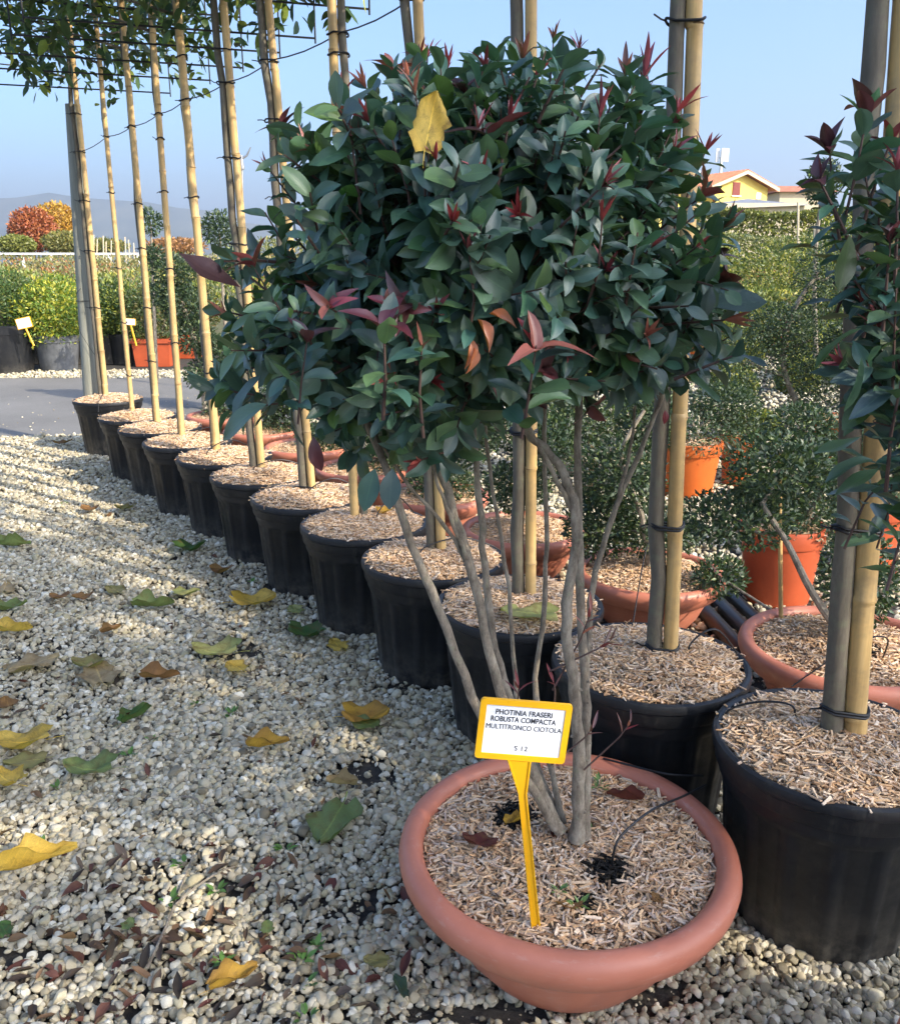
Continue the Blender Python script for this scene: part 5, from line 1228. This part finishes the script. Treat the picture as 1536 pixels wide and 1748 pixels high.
# ------------------------------------------------------------------ yellow house
HY = 80.0
hp = lambda px, py, Y=HY: at_y(px, py, Y)
ap, el_, er = hp(1268, 291), hp(1190, 325), hp(1338, 319)
slope = (ap.z - er.z) / (er.x - ap.x); hw_r = er.x - ap.x - .7; hw_l = hw_r
house = empty('house', (ap.x, HY, 0), .42); ORG[house.name] = Vector((0, 0, 0))
hh = ap.z; ez = hh - slope * hw_r - .25
x0, x1 = -hw_r, hw_r; D = 11.0
m = MB().add([(x0, 0, 0), (x1, 0, 0), (x1, 0, ez), (0, 0, hh - .25), (x0, 0, ez), (x0, D, 0), (x1, D, 0), (x1, D, ez), (0, D, hh - .25), (x0, D, ez)], [(0, 1, 2, 3, 4), (9, 8, 7, 6, 5), (1, 6, 7, 2), (5, 0, 4, 9)]); m.build('wall', M['stucco'], house, False)
m = MB(); ov = .75
for s in (-1, 1):
    xe = s * (hw_r + ov); ze = hh - slope * (hw_r + ov)
    v = [(0, -.6, hh - .16), (xe, -.6, ze - .16), (xe, D + .6, ze - .16), (0, D + .6, hh - .16), (0, -.6, hh), (xe, -.6, ze), (xe, D + .6, ze), (0, D + .6, hh)]
    m.add(v, [(0, 1, 2, 3), (7, 6, 5, 4), (0, 4, 5, 1), (1, 5, 6, 2), (2, 6, 7, 3)])
    for k in range(26):                                 # tile courses
        y = -.5 + k * (D + 1) / 25; m.tube([(s * .05, y, hh + .02), (xe, y, ze + .02)], .09, 6)
roof = m.build('roof', M['tile'], house, False)
for s in (-1, 1):
    xe = s * (hw_r + ov); ze = hh - slope * (hw_r + ov)
    MB().add([(0, -.66, hh - .30), (xe, -.66, ze - .30), (xe, -.66, ze - .02), (0, -.66, hh - .02), (0, -.605, hh - .30), (xe, -.605, ze - .30), (xe, -.605, ze - .02), (0, -.605, hh - .02)], [(0, 1, 2, 3), (7, 6, 5, 4), (0, 4, 5, 1), (3, 2, 6, 7), (1, 5, 6, 2)]).build('fascia', M['fascia'], roof, False)
ch = hp(1203, 297); MB().box((ch.x - ap.x - .3, 2.2, ch.z - ap.z + hh - 1.6), (ch.x - ap.x + .3, 2.9, hh - .1)).box((ch.x - ap.x - .4, 2.1, hh - .1), (ch.x - ap.x + .4, 3.0, hh + .05)).build('chimney', M['white'], roof, False)
wc = hp(1254, 322); wcx = wc.x - ap.x
wn = MB().box((wcx - .40, -.06, wc.z - .55), (wcx + .40, .05, wc.z + .52)).build('window', M['shutter'], house, False)
for k in range(9): MB().box((wcx - .34, -.085, wc.z - .48 + k * .108), (wcx + .34, -.062, wc.z - .42 + k * .108)).build('slat', M['shutter'], wn, False)
MB().box((wcx - .5, -.14, wc.z - .64), (wcx + .5, -.002, wc.z - .552)).build('sill', M['white'], wn, False)
w2 = hp(1303, 331); MB().box((w2.x - ap.x - .25, -.05, w2.z - .35), (w2.x - ap.x + .25, .04, w2.z + .18)).build('window', M['white'], house, False)
# side wing to the side with a lower roof slope
wx0, wx1 = hp(1120, 330).x - ap.x, x0 - .02; wz = hp(1180, 327).z
MB().box((wx0, 1.5, 0), (wx1, D - 1, wz)).build('wall', M['stucco'], house, False)
MB().add([(wx0 - .5, .9, wz + .02), (wx1 + .6, .9, wz + .02), (wx1 + .6, D * .5, wz + 1.6), (wx0 - .5, D * .5, wz + 1.6), (wx0 - .5, D - .4, wz + .02), (wx1 + .6, D - .4, wz + .02)], [(0, 1, 2, 3), (3, 2, 5, 4), (0, 3, 4), (1, 5, 2)]).build('roof', M['tile'], house, False)
tag(house, 'yellow house with clay tile roof and red-brown shutter beyond the hedge', 'house')
# antenna mast behind the house
an = hp(1232, 262, 110); mast = empty('antenna_mast', (an.x, 110, 0)); MB().tube([(an.x, 110, 0), (an.x, 110, an.z + .3)], [.22, .16], 10).build('pole', M['white'], mast)
for dx, dy in ((-.55, -.2), (0, -.5), (.55, -.2)): MB().box((an.x + dx - .2, 110 + dy - .1, an.z - .9), (an.x + dx + .2, 110 + dy + .1, an.z + .55)).build('antenna_panel', M['white'], mast, False)
MB().box((an.x - .7, 109.9, an.z - .5), (an.x + .7, 110.0, an.z - .4)).build('bracket', M['steel'], mast, False)
tag(mast, 'white telecom mast with panel antennas rising behind the yellow house', 'mast')
# low shed with a grey sheet roof, and pale wall
s0, s1, st_ = hp(1185, 360, 58), hp(1372, 360, 58), hp(1312, 334, 58)
shed = empty('shed', ((s0.x + s1.x) / 2, 58, 0)); cx_ = (s0.x + s1.x) / 2; hwid = (s1.x - s0.x) / 2; zt_ = hp(1372, 343, 58).z; ztop = st_.z
MB().box((s0.x, 58, 0), (s1.x, 66, zt_ - .1)).build('wall', M['fascia'], shed, False)
MB().add([(s0.x - .3, 57.6, zt_ - .55), (s1.x + .3, 57.6, zt_ - .25), (s1.x + .3, 62, zt_ + .15), (st_.x, 62, ztop + .1), (s0.x - .3, 62, zt_ - .2), (s0.x - .3, 66.3, zt_ - .5), (s1.x + .3, 66.3, zt_ - .2)], [(0, 1, 2, 3, 4), (4, 3, 2, 6, 5)]).build('roof', M['sheet'], shed, False)
tag(shed, 'low shed with a pale grey sheet roof in front of the yellow house', 'shed')
b2_ = empty('house', (hp(1360, 325, 95).x, 95, 0)); a, c = hp(1332, 322, 95), hp(1420, 322, 95)
MB().box((a.x, 95, 0), (c.x, 103, a.z - .3)).build('wall', M['fascia'], b2_, False)
MB().add([(a.x - .5, 94.5, a.z - .3), (c.x + .5, 94.5, a.z - .3), (c.x + .5, 99, a.z + .6), (a.x - .5, 99, a.z + .6), (a.x - .5, 103.5, a.z - .3), (c.x + .5, 103.5, a.z - .3)], [(0, 1, 2, 3), (3, 2, 5, 4), (0, 3, 4), (1, 5, 2)]).build('roof', M['tile'], b2_, False)
tag(b2_, 'low pale house with tiled roof partly hidden behind the slim dark tree', 'house')
for px, pyt, Y in [(1391, 385, 16), (1362, 345, 24)]:
    a = at_y(px, pyt, Y); o = MB().tube([ground_pt(px, Y), a], .03, 8).build('white_post', M['fascia']); tag(o, {1391: 'white post beside the slim dark tree', 1362: 'tall pale post in front of the shed'}.get(px, 'short white post in the hedge before the yellow house'), 'post', 'posts among the hedges')

# ------------------------------------------------------------------ the large tree whose crown throws the dappled shade
n2 = Vector((-DH.y, DH.x)) * -1                       # to the sun's side, across the shadow direction
sh = DH * 2.2 + n2 * 1.2; HC = 7.0
cc = Vector((*(sh - DH * (HC / math.tan(ELEV))), HC))
shade = empty('mulberry_tree', (cc.x, cc.y, 0)); MT = [leaf_template(3, 1, .2, .1, .62, .8, .1, 90), leaf_template(3, 1, .3, .25, .62, .75, .1, 91)]
m = MB().tube([(cc.x, cc.y, -.05), (cc.x + .05, cc.y, 1.5), (cc.x - .03, cc.y + .04, 3.2), (cc.x, cc.y, 5.2)], [.26, .20, .17, .12], 14)
for k in range(9):
    a = k * 2.4; m.tube([(cc.x, cc.y, 3.3 + .22 * k), (cc.x + .8 * math.cos(a), cc.y + .8 * math.sin(a), 4.6 + .25 * k), (cc.x + 1.3 * math.cos(a), cc.y + 1.3 * math.sin(a), 6.0 + .25 * k)], [.08, .05, .02], 8)
m.build('trunk', M['bark'], shade)
it = []
for k in range(215):
    d = rv().normalized() * (rnd.random() ** .36)
    p = cc + Vector((DH.x, DH.y, 0)) * (d.x * 2.3) + Vector((n2.x, n2.y, 0)) * (d.y * 1.40) + Vector((0, 0, d.z * 2.15))
    for q in range(9):
        l = rnd.uniform(.11, .19); it.append([tuple(p + rv(.13) - Vector((cc.x, cc.y, 0))), frame(rv() + Vector((0, 0, -.5)), rv() + Vector((0, 0, 1.0))), (l, l, l), rnd.randrange(2), tuple(np.array(rnd.choice([(.10, .15, .03), (.30, .26, .04), (.14, .18, .04)])) * rnd.uniform(.8, 1.2))])
me = leaves_mesh('crown', it, MT); me.materials.append(M['small_leaf']); o = link('crown', me, shade); o['kind'] = 'stuff'
tag(shade, 'broad-leaved mulberry tree shading the pots, with yellowing leaves', 'tree')

# ------------------------------------------------------------------ haze over the plain
m = MB().box((-5200, -2600, -1.2), (5200, 5200, 330)); hz = m.build('haze', None, None, False); hz['kind'] = 'stuff'
t = NT('haze_air'); t.t.nodes.remove(t.p); pv = t.n('ShaderNodeVolumePrincipled'); pv.inputs['Color'].default_value = (.78, .87, 1.0, 1); pv.inputs['Density'].default_value = HAZE; pv.inputs['Anisotropy'].default_value = .3
t.t.links.new(pv.outputs[0], t.out.inputs['Volume']); hz.data.materials.append(t.m)
